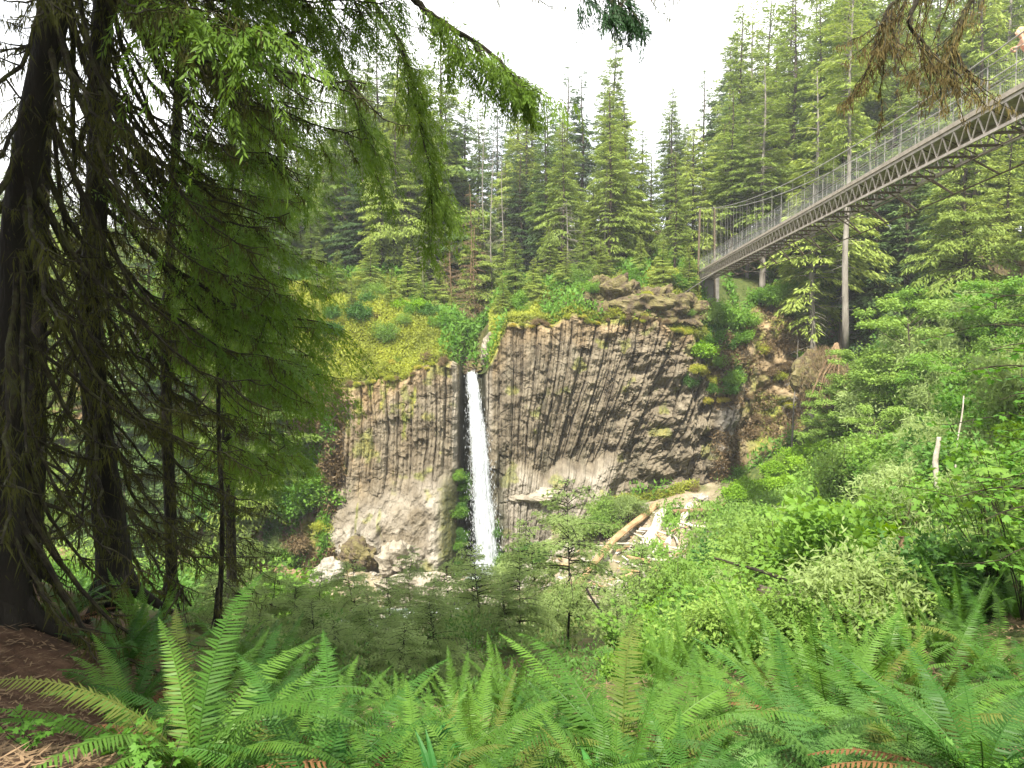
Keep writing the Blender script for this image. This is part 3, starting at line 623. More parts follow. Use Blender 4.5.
# the tall bare grey trunk below the bridge
o = conifer('tall_conifer', 'hem', 34, 4.2, .52, 150, 33, 14, droop=.45, up=.15, bark='bark_grey', tr=.009, irregular=.6, dead=26, label='tall conifer with a long bare grey trunk passing behind the bridge')
gx = pxX(845, 63); o.location = (gx, 63, P(845, 343, 63)[2]); o.scale = (.95, .95, .95)
BIGT = (gx, 63)
# fill
gnames = [(-300, 330, 'conifers on the slope glimpsed through the mossy trees at left'), (330, 470, 'conifers on the hill above the yellow mossy slope'),
          (470, 600, 'conifers in the hollow above the waterfall'), (600, 740, 'conifers above the right cliff and the bridge end'), (740, 1500, 'conifers on the hillside behind the bridge')]
gl = {g[2]: {} for g in gnames}
kinds_lab = {'fir': 'mid green fir among the', 'dark': 'dark spruce among the', 'hem': 'light green hemlock among the', 'spire': 'narrow spire tree among the'}
def fill_tree(key, px, yt, Y, sw=1.):
    x = pxX(px, Y)
    if any(abs(x - a) + abs(Y - b) * .7 < 2.4 for a, b in FOREST): return False
    gn = next(g[2] for g in gnames if g[0] <= px < g[1]); k = key[:-1]
    tree_to(key, px, yt, Y, kinds_lab[k] + ' ' + gn, gn + ', ' + {'fir': 'firs', 'dark': 'spruces', 'hem': 'hemlocks', 'spire': 'spires'}[k], sw=sw * random.uniform(1.0, 1.35)); return True
n = 0
for _ in range(900):
    if n > 230: break
    Y = 73 + 62 * random.random()**1.1; px = random.uniform(-60, 1120)
    if 440 < px < 500 and Y < 84: continue
    y0 = np.interp(px, skx, sky_); yt = y0 + random.random()**1.5 * 110 + (20 if Y < 90 else 0)
    if px < 330: yt = y0 + random.random() * 120
    key = random.choice(['firA', 'firB', 'darkA', 'darkB', 'darkB', 'hemA', 'hemB', 'hemB', 'spireA', 'spireB'] if px < 740 else ['firA', 'firA', 'firB', 'hemA', 'hemB', 'hemC', 'darkB', 'spireA'])
    if Y > 100 and key.startswith('hem') and random.random() < .6: key = 'firA'
    n += fill_tree(key, px, yt, Y)
# right slope in front of the cliff line, and the left bank
for key, px, yt, Y in [('hemA', 960, 90, 60), ('darkB', 935, 150, 66), ('hemB', 1060, 80, 52), ('firA', 1100, -100, 56), ('hemC', 985, -120, 74), ('firB', 930, -140, 80)]: fill_tree(key, px, yt, Y)
for px, yt, Y in [(250, 230, 60), (200, 190, 62), (150, 210, 60), (90, 180, 64), (30, 200, 60), (-40, 180, 60), (325, 130, 84), (300, 150, 88), (270, 160, 84), (240, 150, 90), (345, 170, 80), (315, 200, 76), (290, 190, 80), (205, 160, 86), (225, 300, 58), (120, 320, 56), (60, 330, 56), (0, 310, 56), (180, 340, 58), (280, 250, 66)]:
    fill_tree(random.choice(['hemA', 'darkA', 'hemB', 'firA']), px, yt, Y)
for i_, (x_, y_, k_) in enumerate([(-8, -6, 'hemC'), (-6.3, -2.5, 'darkA'), (-13, -5, 'darkB'), (-5, -16, 'hemC'), (-11, -15, 'firB'), (-17, 1, 'darkA')]):  # out-of-view trees added to shade the near bank and the mossy trunks
    place(PR[k_], (x_, y_, float(low(x_, y_))), i_ * 2., 1., ['hemlock behind the viewpoint, second nearest on the left', 'dense spruce just left of the viewpoint, nearest to it', 'spruce behind the viewpoint at far left', 'hemlock straight behind the viewpoint', 'fir farthest behind the viewpoint', 'spruce left of the viewpoint beyond the mossy trunks'][i_])
for i_, (a_, Y_, H_) in enumerate([(338, 70, 5), (352, 66, 3.5), (372, 71, 6), (392, 68, 4), (408, 72, 6), (425, 69, 4.5), (441, 73, 6), (452, 70, 4), (503, 69, 4), (516, 71, 6), (533, 69, 4.5), (549, 72, 6.5), (566, 70, 4.5), (583, 71, 6), (600, 72, 5), (640, 72, 4.5), (662, 71, 5), (318, 68, 6), (688, 71, 5)]):
    x_ = pxX(a_, Y_); w_ = 'above the mossy slope left of the falls' if a_ < 460 else 'at the edge of the rim right of the falls'
    place(PR[['hemA', 'hemB'][i_ % 2]], (x_, Y_, ground(x_, Y_)), i_ * 1.9, H_ / 22 * 1.5, 'young light green hemlock ' + w_, 'young hemlocks ' + w_, H_ / 22)
# dead grey trees
for px, y0, yt, Y, lab, br in [(484, 250, 88, 78, 'tall bare grey snag left of centre above the falls', 'wood_grey'), (492, 265, 120, 77, 'second bare grey snag beside the tallest one', 'wood_grey'), (503, 262, 150, 76, 'short pale snag right of the two grey ones', 'wood_grey'),
      (606, 300, 150, 74, 'thin pale dead stem in front of the broad pale hemlock', 'wood_grey'), (566, 300, 195, 73, 'leafless dead tree with drooping twigs by the pale hemlocks', 'wood_grey'), (436, 290, 215, 73, 'thin white dead stem above the mossy slope', 'wood_grey'), (424, 300, 230, 72, 'thin grey dead stem left of the white one', 'wood_grey'),
      (470, 250, 180, 76, 'brown dead tree with tangled twigs above the falls', 'wood_brn'), (796, 360, 335, 67, 'short forked white snag on the brown slope', 'wood_grey')]:
    a_ = P(px, y0, Y); H = P(px, yt, Y)[2] - ground(a_[0], Y)
    o = snag('dead_tree', max(H, 2.), int(px), lab, br, 40 if 'tangled' in lab or 'twigs' in lab else 22, .1, 2.6 if 'twigs' in lab else 1.1, .35); o.location = (a_[0], Y, ground(a_[0], Y))
    if 'tangled' in lab:
        for k in range(2):
            cbm = conifer('dead_conifer', 'brown', 9 + k * 2, 2.6, .1, 120, 70 + k, 9, bl=.3, bw=.035, droop=.5, up=.2, hang=.5, bark='wood_brn', label=['brown dead conifer with bare drooping twigs above the mossy slope', 'taller brown dead conifer standing behind its smaller neighbour'][k])
            Yq = 73 + k * 3; xq = pxX(452 + 24 * k, Yq); cbm.location = (xq, Yq, ground(xq, Yq))

# ------------------------------------------------------------------ shrubs
def shrub(name, mat, Rx, H, seed, nl, ll=.16, lw=.11, lobes=14, stems=9, label=None, layered=0., droopy=0., cat='shrub', bark='bark', big=False):
    g = np.random.default_rng(seed); t = thing(name, label or name, cat)
    u = rdir(lobes, g); u[:, 2] = np.abs(u[:, 2]) * .9
    cen = u * np.array([Rx * .66, Rx * .66, H * .5]) * (g.random(lobes)**.4)[:, None] + [0, 0, H * .42]
    rad = Rx * g.uniform(.16, .46, lobes)
    i = g.integers(0, lobes, nl); q = rdir(nl, g); rr = g.random(nl)**.33
    p = cen[i] + q * (rad[i] * rr)[:, None] * np.array([1, 1, .7 if not layered else .3])
    if layered: p[:, 2] += layered * np.sin(p[:, 0] * 3 + p[:, 1] * 2) * .1
    p += g.normal(size=p.shape) * .1 * Rx; p *= (1 + .25 * fbm(p[:, 0] * 2, p[:, 1] * 2, p[:, 2] * 2, seed, 2))[:, None]; p[:, 2] = np.abs(p[:, 2])
    d = norm(q + g.normal(size=(nl, 3)) * .6 + [0, 0, -.2 - droopy]); s = norm(np.cross(d, norm(g.normal(size=(nl, 3)) * .5 + [0, 0, 1.])))
    mb = MB(); (leaves6 if big else blades)(mb, p, d, s, ll * (.6 + .8 * g.random(nl)), lw * (.7 + .6 * g.random(nl)))
    lf = mb.build('foliage', M[mat], t)
    mb = MB()
    for k in range(min(stems, lobes)):
        c_ = cen[k]; mb.tube(np.array([[0, 0, -.3], c_ * [.35, .35, .5], c_ * [.8, .8, .85], c_ + [0, 0, rad[k] * .6]]) + g.normal(size=(4, 3)) * .03, np.array([.035, .026, .018, .006]) * Rx * .7, 4)
    mb.build('stem', M[bark], t); return t
SH = {
 'a': shrub('leafy_shrub', 'leaf1', 1.7, 2.4, 101, 6500),
 'b': shrub('leafy_shrub', 'leaf2', 1.8, 2.8, 102, 6500, .14, .07, 18, droopy=.2),
 'c': shrub('leafy_shrub', 'leaf3', 1.5, 1.7, 103, 5500, .2, .13),
 'd': shrub('leafy_shrub', 'leaf4', 1.6, 2.2, 104, 6000, .17, .12),
 'e': shrub('mossy_shrub', 'leafy', 1.3, 1.1, 105, 5200, .14, .06, 12),
 'f': shrub('airy_shrub', 'sap', 1.7, 3.2, 106, 7000, .2, .06, 20, layered=1.),
 'g': shrub('brown_shrub', 'brown', 1.3, 1.5, 107, 4500, .18, .035, 14),
}
REG = []  # (px0,px1,py0,py1,Y0,Y1, n, kinds, scale, label-phrase, slope?)
names_ = {'a': 'mid green leafy shrub', 'b': 'pale green feathery shrub', 'c': 'bright yellow green bush', 'd': 'deep green bush', 'e': 'low yellow mossy bush', 'f': 'airy grey green shrub', 'g': 'dry brown twiggy bush'}
def face_point(px, tz):
    """a point on the cliff or its vegetated flank: px column, tz 0 base .. 1 rim"""
    x = (px - 512) / F * float(np.interp(px, ct[:, 0], ct[:, 1])); i = int(np.argmin(np.abs(xr - x))); j = int(np.clip(tz, 0, 1) * 419)
    return np.array([Xc[i, j], Yc[i, j], Zc[i, j]])
BNX, BNY = [500, 560, 600, 650, 700, 740, 770, 800, 830, 860], [640, 620, 585, 560, 540, 525, 518, 510, 480, 440]
def scatter(n, px, Y, kinds, sc_, where, flank=None, phr=None):
    for _ in range(n):
        a = random.uniform(*px); k = random.choice(kinds); s = random.uniform(*sc_)
        if flank: loc = face_point(a, random.uniform(*flank)); loc[1] -= .2; loc[2] -= .4 * s
        else:
            y = random.uniform(*Y); x = pxX(a, y); loc = (x, y, ground(x, y) - .15)
            if y < 60 and a < 860 and a > 500:
                lim = np.interp(a, BNX, BNY); smax = ((345 - lim) / F * y - loc[2]) / 2.3
                if smax < .25: continue
                s = min(s, smax)
        place(SH[k], loc, random.random() * 6.28, s, names_[k] + ' ' + where, names_[k].replace('shrub', 'shrubs').replace('bush', 'bushes') + ' ' + where, s * random.uniform(.75, 1.15))
# right slope, far to near
scatter(34, (850, 1040), (52, 68), 'aabdf', (1.1, 1.9), 'on the steep slope under the right hand trees')
scatter(40, (780, 1030), (40, 60), 'aabbf', (1.0, 1.6), 'on the far part of the right slope beyond the dead stems')
scatter(60, (730, 1040), (24, 42), 'abbcafd', (.6, 1.25), 'in the middle of the green slope right of the logs')
scatter(64, (670, 1050), (11, 24), 'abfbacd', (.4, .85), 'on the near part of the slope beyond the tall ferns')
scatter(22, (700, 1050), (7.5, 12), 'abfd', (.3, .5), 'just behind the upright ferns at right')
scatter(14, (735, 850), None, 'ccca', (.7, 1.2), 'at the foot of the brown slope', (.0, .18))
scatter(26, (745, 860), None, 'ggega', (.5, .9), 'on the brown slope below the bridge end', (.2, .8))
scatter(22, (690, 745), None, 'daeg', (.5, .9), 'hanging on the shaded corner right of the cliff', (.62, 1.))
scatter(22, (700, 900), None, 'aabec', (.8, 1.2), 'along the top of the brown slope', (.85, 1.))
for i_ in range(30):
    lf_ = i_ % 2 == 0; q_ = face_point(random.uniform(455, 459.5) if lf_ else random.uniform(488.5, 500), random.uniform(.06, .5 if lf_ else .3)); q_[1] -= .1
    place(SH['a' if i_ % 3 else 'd'], q_, i_, random.uniform(.35, .7), ('mid green' if i_ % 3 else 'dark green') + ' mossy plant on the wet rock ' + ('left' if lf_ else 'right') + ' of the falling water', ('mid green' if i_ % 3 else 'dark green') + ' mossy plants ' + ('left' if lf_ else 'right') + ' of the falls')
for i_, (a_, b_) in enumerate([(575, 300), (592, 290), (605, 306), (620, 288), (633, 300), (648, 292), (662, 306), (675, 300), (690, 312), (640, 312), (600, 318), (668, 318)]):
    place(SH['eagbe'[i_ % 5]], P(a_, b_ + 6, 67.6), i_ * 1.4, random.uniform(.3, .6), names_['eagbe'[i_ % 5]] + ' growing out of the brown crags on the rim', names_['eagbe'[i_ % 5]] + ' plants on the brown crags')
# left: yellow mossy slope and rim
scatter(70, (295, 445), (62.5, 73), 'eegeabd', (.3, .85), 'on the sunny slope above the left cliff')
scatter(12, (330, 455), (68, 78), 'abcg', (.5, 1.0), 'above the mossy slope left of the falls')
scatter(34, (500, 700), None, 'egeeg', (.2, .45), 'growing on the very edge of the right cliff', (.985, 1.))
scatter(20, (335, 452), None, 'eeeg', (.2, .4), 'growing on the very edge of the left cliff', (.985, 1.))
scatter(16, (500, 700), (67.5, 74), 'aebga', (.4, .9), 'along the top of the right cliff')
scatter(6, (500, 590), (69, 73), 'ab', (.7, 1.1), 'crowding the rim just right of the falls')
scatter(16, (590, 700), (67.0, 70), 'egeg', (.5, .9), 'on the rough ledge above the right cliff')
scatter(36, (150, 335), None, 'aebagdf', (.9, 1.6), 'on the shady bank left of the cliff', (.0, 1.))
scatter(24, (-60, 200), None, 'abdf', (1.2, 2.0), 'on the far bank behind the mossy trunks', (.0, 1.))
scatter(22, (-60, 330), (30, 50), 'abdf', (.9, 1.5), 'beside the creek behind the mossy trees')
scatter(8, (560, 640), (58, 63), 'fb', (.8, 1.2), 'at the foot of the right cliff')
scatter(4, (505, 540), (60, 62.5), 'fd', (.8, 1.1), 'close to the right of the waterfall foot')
scatter(20, (0, 300), (14, 28), 'dafd', (.5, .9), 'down the bank behind the mossy trunks')

for i_, (a_, y_) in enumerate([(738, 61), (752, 60.5), (768, 61), (785, 60), (800, 61), (818, 60), (775, 63), (745, 63.5), (796, 63), (832, 59)]):
    p_ = P(a_, 500, y_); place(SH['c'], (p_[0], y_, ground(p_[0], y_) - .1), i_ * 1.1, random.uniform(.8, 1.15), 'bright yellow green bush at the foot of the brown slope beside the grassy flat', 'bright bushes beside the grassy flat')
# broad light-green hardwoods on the right slope
def hardwood(name, H, Rw, seed, mat, nl, label, ll=.2, lw=.13, clumps=60):
    g = np.random.default_rng(seed); t = thing(name, label, 'tree'); tb = MB(); cb = MB()
    z = np.linspace(0, H * .9, 10); tp = np.stack([.25 * np.sin(z * .5 + seed), .25 * np.cos(z * .4 + seed) - .25 * math.cos(seed), z - .3], 1)
    tb.tube(tp, .12 * (1 - z / H * .8) * H / 9, 7, .1)
    az = g.random(clumps) * 6.28; hz = g.uniform(.25, 1., clumps); rr = Rw * g.uniform(.3, 1., clumps) * np.sqrt(np.clip(1.15 - (hz - .45)**2 * 2.5, .15, 1))
    cen = np.stack([rr * np.cos(az), rr * np.sin(az), hz * H], 1)
    for k in range(clumps):
        hb = max(.12, hz[k] - .18) * H; st = np.array([np.interp(hb, z, tp[:, 0]), np.interp(hb, z, tp[:, 1]), hb])
        if k % 2 == 0: tb.tube(np.array([st, st * .5 + cen[k] * .5 + [0, 0, -.1], cen[k]]), [.035, .022, .008], 4)
    i = g.integers(0, clumps, nl); rad = g.uniform(.5, 1.1, clumps) * Rw * .3
    a2 = g.random(nl) * 6.28; r2 = np.sqrt(g.random(nl)) * rad[i]
    p = cen[i] + np.stack([r2 * np.cos(a2), r2 * np.sin(a2), g.normal(size=nl) * .14 - .12 * r2**2], 1)
    d = norm(np.stack([np.cos(a2), np.sin(a2), -.35 + .4 * g.normal(size=nl)], 1)); s = norm(np.cross(d, norm(g.normal(size=(nl, 3)) * .35 + [0, 0, 1.])))
    blades(cb, p, d, s, ll * (.6 + .8 * g.random(nl)), lw * (.7 + .6 * g.random(nl)))
    tb.build('trunk', M['bark'], t, True); cb.build('crown', M[mat], t); return t
HW = [hardwood('alder_tree', 9, 3.2, 201, 'leaf2', 16000, ''), hardwood('alder_tree', 7.5, 3.0, 202, 'leaf1', 14000, '', clumps=50)]
for i, (px, Y, s, lab) in enumerate([(905, 52, 1.05, 'large airy alder in the centre of the right slope'), (945, 46, .8, 'smaller alder behind the broken grey snag'), (862, 56, .8, 'round leafy alder below the long bare trunk'), (1000, 48, .9, 'alder at the right edge above the maple leaves'),
        (880, 46, .6, 'low alder at the foot of the large airy one'), (975, 40, .65, 'low spreading alder right of the grey snag'), (830, 60, .7, 'alder beside the brown root mass'), (930, 60, 1.0, 'tall pale alder high on the right slope'), (1040, 38, .8, 'alder leaning in from the right edge')]):
    x = pxX(px, Y); place(HW[i % 2], (x, Y, ground(x, Y)), i * 1.3, s, lab)

# ------------------------------------------------------------------ undergrowth (uncountable)
def undergrowth(name, mat, n, pxr, Yr, size, label, dens=None, pw=1.6, upright=.6, wl=.4, clumpy=1.2, h=.35):
    g = np.random.default_rng(abs(hash(name)) % 1000 if False else len(name) * 7 + n % 97)
    Y = Yr[0] * (Yr[1] / Yr[0])**g.random(n); px = g.uniform(pxr[0], pxr[1], n); X = (px - 512) / F * Y
    m = ((clumpy < .1) & (fbm(X * .5, Y * .5, 0, 44, 5) > -.2)) | (fbm(X * clumpy * 3 / np.sqrt(Y), Y * clumpy * 3 / np.sqrt(Y) * .6, 0, len(name)) > -.25)
    if dens is not None: m &= dens(px, Y, X)
    X, Y, px = X[m], Y[m], px[m]; n = len(X)
    isu = Y > cliffY(X) + cliffset(X) + .1
    Z = np.where(isu, upz(X, Y), low(X, Y)); ok = (Y < cliffY(X) + .8) | isu; X, Y, Z = X[ok], Y[ok], Z[ok]; n = len(X)
    hh = h * (Y**.5) * .28 * g.random(n)**1.4
    sz = size * Y**.8 * .03 * (.6 + .8 * g.random(n))
    d = norm(rdir(n, g) + [0, 0, upright]); s = norm(np.cross(d, norm(g.normal(size=(n, 3)) * .5 + [0, -.4, .8])))
    mb = MB(); blades(mb, np.stack([X, Y, Z + hh], 1), d, s, sz, sz * wl); o = mb.build(name, M[mat]); return tag(o, label, None, None, 'stuff')
notgravel = lambda px, Y, X: ~((Y > 38) & (Y < 62) & (px > 400) & (px < 690)) & ~((Y < 9) & (px < 190 + 20 * np.sin(Y * 5)))
undergrowth('undergrowth', 'leaf1', 320000, (560, 1080), (8.5, 62), .42, 'tangle of low green leaves covering the right slope', lambda px, Y, X: px > 660 + 45 * fbm(Y * .25, px * .01) - 60 * (Y < 9) , h=.4)
undergrowth('pale_undergrowth', 'leaf2', 260000, (620, 1080), (10, 62), .4, 'pale green low growth mixed through the right slope', lambda px, Y, X: px > 675 + 45 * fbm(Y * .25, px * .01, 3), clumpy=.8, h=.5)
undergrowth('bank_undergrowth', 'leaf4', 80000, (-100, 760), (7, 40), .34, 'dark low leaves on the bank under the saplings', notgravel, h=.5)
undergrowth('hill_undergrowth', 'leaf1', 330000, (-100, 1100), (62, 95), .5, 'low green growth over the hillside above the cliffs', lambda px, Y, X: (Y > cliffY(X)) & ~((px > 290) & (px < 440) & (Y < 74)), h=.7)
undergrowth('moss_cover', 'leafy', 420000, (280, 700), (60, 76), .26, 'yellow moss and grass along the cliff tops', lambda px, Y, X: (Y > cliffY(X)) & ((px < 450) | (px > 490)), h=.35, clumpy=.05)
undergrowth('meadow_grass', 'leaf3', 40000, (730, 830), (55, 66), .2, 'bright short grass on the flat by the brown slope', lambda px, Y, X: px > 725, upright=1.2, wl=.15, h=.1)
# litter of twigs and needles on the dirt
g = np.random.default_rng(5); n = 22000; Y = g.uniform(2, 8, n); X = (g.uniform(-80, 1060, n) - 512) / F * Y
d = norm(rdir(n, g) * [1, 1, .12]); mb = MB(); blades(mb, np.stack([X, Y, low(X, Y) + .012], 1), d, norm(np.cross(d, [[0, 0, 1.]])), .04 + .1 * g.random(n)**2, .006 + .012 * g.random(n))
tag(mb.build('forest_litter', M['wood_brn']), 'fallen needles and twigs on the brown soil', None, None, 'stuff')

# flank growth on the steep earthen sides of the cliff
for nm, mt, cnt, pr_, lab in [('slope_growth', 'leaf1', 60000, ((120, 330), (840, 1000)), 'low green plants clinging to the steep banks beside the cliff'), ('dry_slope_growth', 'brown', 50000, ((720, 860), (280, 340)), 'dry brown plants clinging to the steep bank below the bridge')]:
    parts = []
    for lo_, hi_ in pr_:
        sel = np.where((pc[:, 200] > lo_) & (pc[:, 200] < hi_))[0]; i = rng.choice(sel, cnt // 2); j = rng.integers(5, 419, cnt // 2)
        q = np.stack([Xc[i, j], Yc[i, j], Zc[i, j]], 1); q = q[fbm(q[:, 0] * .6, q[:, 2] * .6, 0, cnt % 7) > (-.2 if mt != 'brown' else .05)]; parts.append(q)
    q = np.concatenate(parts); n = len(q); q = q + rng.normal(size=(n, 3)) * .15; q[:, 1] -= .25 * rng.random(n)
    d = norm(rdir(n) + [0, -.7, .1]); mb = MB(); blades(mb, q, d, norm(np.cross(d, rdir(n))), .35 + .2 * rng.random(n), .13)
    tag(mb.build(nm, M[mt]), lab, None, None, 'stuff')

# ------------------------------------------------------------------ rocks, logs, driftwood
def rock_at(px, py, Y, sx, sy, sz, seed, label, mat='pale_rock', cat='boulder', group=None, amp=.35):
    o = rockmesh('boulder', M[mat], sx, sy, sz, seed, amp=amp); a_ = P(px, py, Y); o.location = a_; return tag(o, label, cat, group)
rock_at(326, 575, 49.5, 1.15, 1.0, 1.0, 3, 'bright white boulder by the creek left of the cliff foot')
rock_at(425, 588, 57, 4.0, 2.5, 1.6, 5, 'big sandy pale boulder below the left cliff', 'tan_rock')
rock_at(395, 562, 58.5, 1.6, 1.6, 1.6, 8, 'pale slab standing at the foot of the left cliff', 'tan_rock')
rock_at(358, 556, 58.5, 1.5, 1.4, 1.3, 9, 'grey boulder in the hollow under the left cliff', 'rock')
rock_at(530, 496, 64.0, 2.2, 1.2, .9, 14, 'pale rock shelf at the base of the right cliff', 'tan_rock')
rock_at(470, 368, 67.5, 1.5, 1.3, 1.0, 17, 'dark round boulder wedged over the lip of the falls', 'rock')
rock_at(1003, 292, 62, 4, 3, 3.2, 19, 'dark earthy outcrop on the slope at the right edge', 'rock', 'outcrop')
for px_, py_, sx_, sz_, sd_, lb_ in [(586, 308, 2.2, 1.8, 22, 'leftmost brown crag of the knob on the rim above the right cliff'), (612, 300, 2.6, 2.2, 23, 'tallest brown crag of the knob on the rim above the right cliff'), (645, 305, 2.8, 1.9, 24, 'long brown crag on the rim between the knob and the footbridge'), (680, 316, 2.4, 1.9, 25, 'dark brown crag below the end of the footbridge')]:
    o = rockmesh('rock_outcrop', M['rock'], sx_, 1.7, sz_, sd_, 110, .55, .55); o.location = P(px_, py_, 68.6); tag(o, lb_, 'outcrop')
rock_at(492, 350, 66.8, 1.0, 1.3, 1.6, 31, 'rough tan rock standing right of the lip of the falls', 'tan_rock')
rock_at(612, 532, 60.5, .9, .8, .6, 30, 'greenish boulder between the logs and the cliff', 'rock')
bl = [P(a, b, Y) for a, b, Y in [(520, 600, 55), (545, 588, 57), (575, 560, 60), (495, 610, 50), (560, 545, 62), (460, 620, 47), (530, 570, 60), (600, 560, 57), (380, 600, 53), (350, 612, 50), (290, 606, 50), (600, 505, 64), (640, 497, 64.5), (700, 500, 64), (475, 632, 44)]]
RK = [rockmesh('boulder', M['pale_rock'], .8, .7, .5, 40 + k) for k in range(3)]
for r_ in RK: r_['category'] = 'boulder'
for i, q_ in enumerate(bl):
    z = ground(q_[0], q_[1]); place(RK[i % 3], (q_[0], q_[1], z + .1), i * 1.7, random.uniform(.6, 1.5), 'small pale boulder lying on the gravel below the cliffs', 'small pale boulders on the gravel bar')
# cobbles: far more than could be counted
g = np.random.default_rng(77); n = 5200; Y = g.uniform(42, 64, n); px = g.uniform(300, 720, n); X = pxX(px, Y); k = (Y < cliffY(X)) & (fbm(X * .5, Y * .5, 0, 2) > -.3) & ~((px > 640) & (Y < 52)); X, Y = X[k], Y[k]; n = len(X)
oc = norm(np.array([[1,0,0],[-1,0,0],[0,1,0],[0,-1,0],[0,0,1],[0,0,-1.]])); sz = .06 + .28 * g.random(n)**3
v_ = oc[None] * sz[:, None, None] * (.6 + .6 * g.random((n, 6, 1))) * [1, 1, .6] + g.normal(size=(n, 6, 3)) * sz[:, None, None] * .15; v_ += np.stack([X, Y, low(X, Y) + .03], 1)[:, None]
ft = np.array([[0,2,4,4],[2,1,4,4],[1,3,4,4],[3,0,4,4],[2,0,5,5],[1,2,5,5],[3,1,5,5],[0,3,5,5]])
mb = MB(); mb.add(v_.reshape(-1, 3), (ft[None] + np.arange(n)[:, None, None] * 6).reshape(-1, 4)); tag(mb.build('gravel', M['pale_rock']), 'cobbles and gravel of the creek bed', None, None, 'stuff')

def log(p0, p1, r0, r1, mat, label, seed=0, cat='log', name='fallen_log', bend=.15, n=14):
    p0, p1 = np.asarray(p0, float), np.asarray(p1, float); t = np.linspace(0, 1, n)[:, None]; pts = p0 + (p1 - p0) * t
    L = np.linalg.norm(p1 - p0); pts += np.stack([fbm(t[:, 0] * 2 + seed, t[:, 0] * 0, 0, seed, 2), fbm(t[:, 0] * 2 + seed, t[:, 0] * 0 + 5, 0, seed, 2), fbm(t[:, 0] * 2, t[:, 0] * 0 + 9, 0, seed, 2) * .5], 1) * bend * L * .12
    mb = MB(); mb.tube(pts - p0, np.linspace(r0, r1, n), 10, .12, seed); o = mb.build(name, M[mat], None, False); o.location = p0; return tag(o, label, cat)
def G(px, Y, dz_=0.):
    x = pxX(px, Y); return np.array([x, Y, ground(x, Y) + dz_])
log(P(656, 504, 62.5), P(573, 583, 52.5), .3, .22, 'wood_org', 'long orange brown log sloping down the gravel bar', 1)
log(P(664, 512, 61.5), P(645, 548, 57), .4, .5, 'wood_grey', 'thick silvery log end pointing down right of the orange log', 2)
log(P(690, 505, 62), P(668, 545, 57), .35, .3, 'wood_grey', 'silvery log lying right of the thick silvery one', 3)
log(P(737, 498, 62), P(708, 514, 60.5), .16, .22, 'wood_org', 'short pale orange log beside the grassy flat', 4)
log(P(718, 509, 61), P(672, 512, 60.5), .18, .2, 'wood_brn', 'brown log lying level behind the silvery logs', 5)
log(P(575, 585, 52), P(548, 592, 50), .3, .22, 'wood_brn', 'mossy dark log end below the long orange log', 6)
log(P(304, 578, 49), P(278, 570, 50), .38, .42, 'wood_brn', 'dark brown log lying left of the white boulder', 7)
log(P(716, 556, 12), P(838, 596, 9.5), .02, .032, 'limb', 'thin dark fallen branch crossing the green slope, left half', 8, 'branch', 'fallen_branch', .4)
log(P(800, 580, 10), P(912, 611, 8.2), .028, .012, 'wood_grey', 'grey fallen branch crossing the green slope, right half', 9, 'branch', 'fallen_branch', .4)
log(P(758, 592, 10), P(812, 607, 9.5), .1, .13, 'bark', 'mossy rotten log lying under the crossing branch', 10)
log(P(812, 614, 9.3), P(872, 616, 9.3), .2, .17, 'limb', 'thick moss covered log behind the upright ferns', 11)
log(G(300, 5.2, .02), G(330, 4.6, .06), .018, .01, 'wood_brn', 'brown stick lying among the ferns at lower left', 12, 'branch', 'fallen_branch')
log(G(0, 3.2, .02), G(60, 3.6, .03), .03, .015, 'wood_brn', 'stick lying on the bare soil at lower left', 13, 'branch', 'fallen_branch')
DW = []
for k in range(4):
    L = 1.8 + k * .7; mb = MB(); t = np.linspace(0, 1, 8); mb.tube(np.stack([L * (t - .5), .08 * np.sin(t * 5 + k), .05 * np.cos(t * 4 + k)], 1), np.linspace(.1, .05, 8), 7, .25, k); o = mb.build('driftwood', M['wood_grey' if k % 2 else 'wood_org']); DW.append(tag(o, '', 'driftwood'))
for i in range(46):
    px = random.gauss(650, 28); Y = random.uniform(51, 62); a_ = G(px, Y, .12 + .3 * random.random() * (abs(px - 655) < 25)); k_ = i % 4
    o = place(DW[k_], a_, random.gauss(1.9, .9), random.uniform(.6, 1.3), ('silvery' if k_ % 2 else 'tan') + ' driftwood stick in the jumble around the silvery logs', ('silvery' if k_ % 2 else 'tan') + ' driftwood sticks around the logs', None, random.uniform(-.25, .25), random.random() * 6)
for i in range(14):
    px = random.uniform(480, 610); Y = random.uniform(46, 60); k_ = i % 4
    place(DW[k_], G(px, Y, .1), random.random() * 6, random.uniform(.5, 1.2), ('silvery' if k_ % 2 else 'tan') + ' driftwood stick on the gravel below the waterfall', ('silvery' if k_ % 2 else 'tan') + ' driftwood sticks below the falls')
# broken snags and stems on the right slope
for px, y0, y1, Y, r, lab, mt in [(934, 500, 436, 20, .11, 'short broken pale snag standing on the right slope', 'wood_grey'), (957, 490, 395, 22, .035, 'slender pale pole stem right of the broken snag', 'wood_grey'), (903, 572, 538, 9, .07, 'short brown rotten stump with moss on the slope', 'wood_brn')]:
    a_, b_ = P(px, y0, Y), P(px + 4, y1, Y); a_[2] = min(a_[2], ground(a_[0], a_[1])); log(a_, b_, r, r * .5, mt, lab, int(px), 'dead tree', 'broken_stem', .3)
for i in range(9):
    a_ = G(905 + i * 9, 11.5 + (i % 3) * .5); b_ = P(895 + i * 11 + random.uniform(-8, 8), random.uniform(500, 535), 11.5); log(a_, b_, .012, .005, 'wood_brn' if i % 2 else 'limb', 'bare reddish cut stem in the cluster on the right slope' if i % 2 else 'bare dark cut stem in the cluster on the right slope', i, 'stem', 'bare_stem', .5)['group'] = ('reddish' if i % 2 else 'dark') + ' bare stems on the right slope'
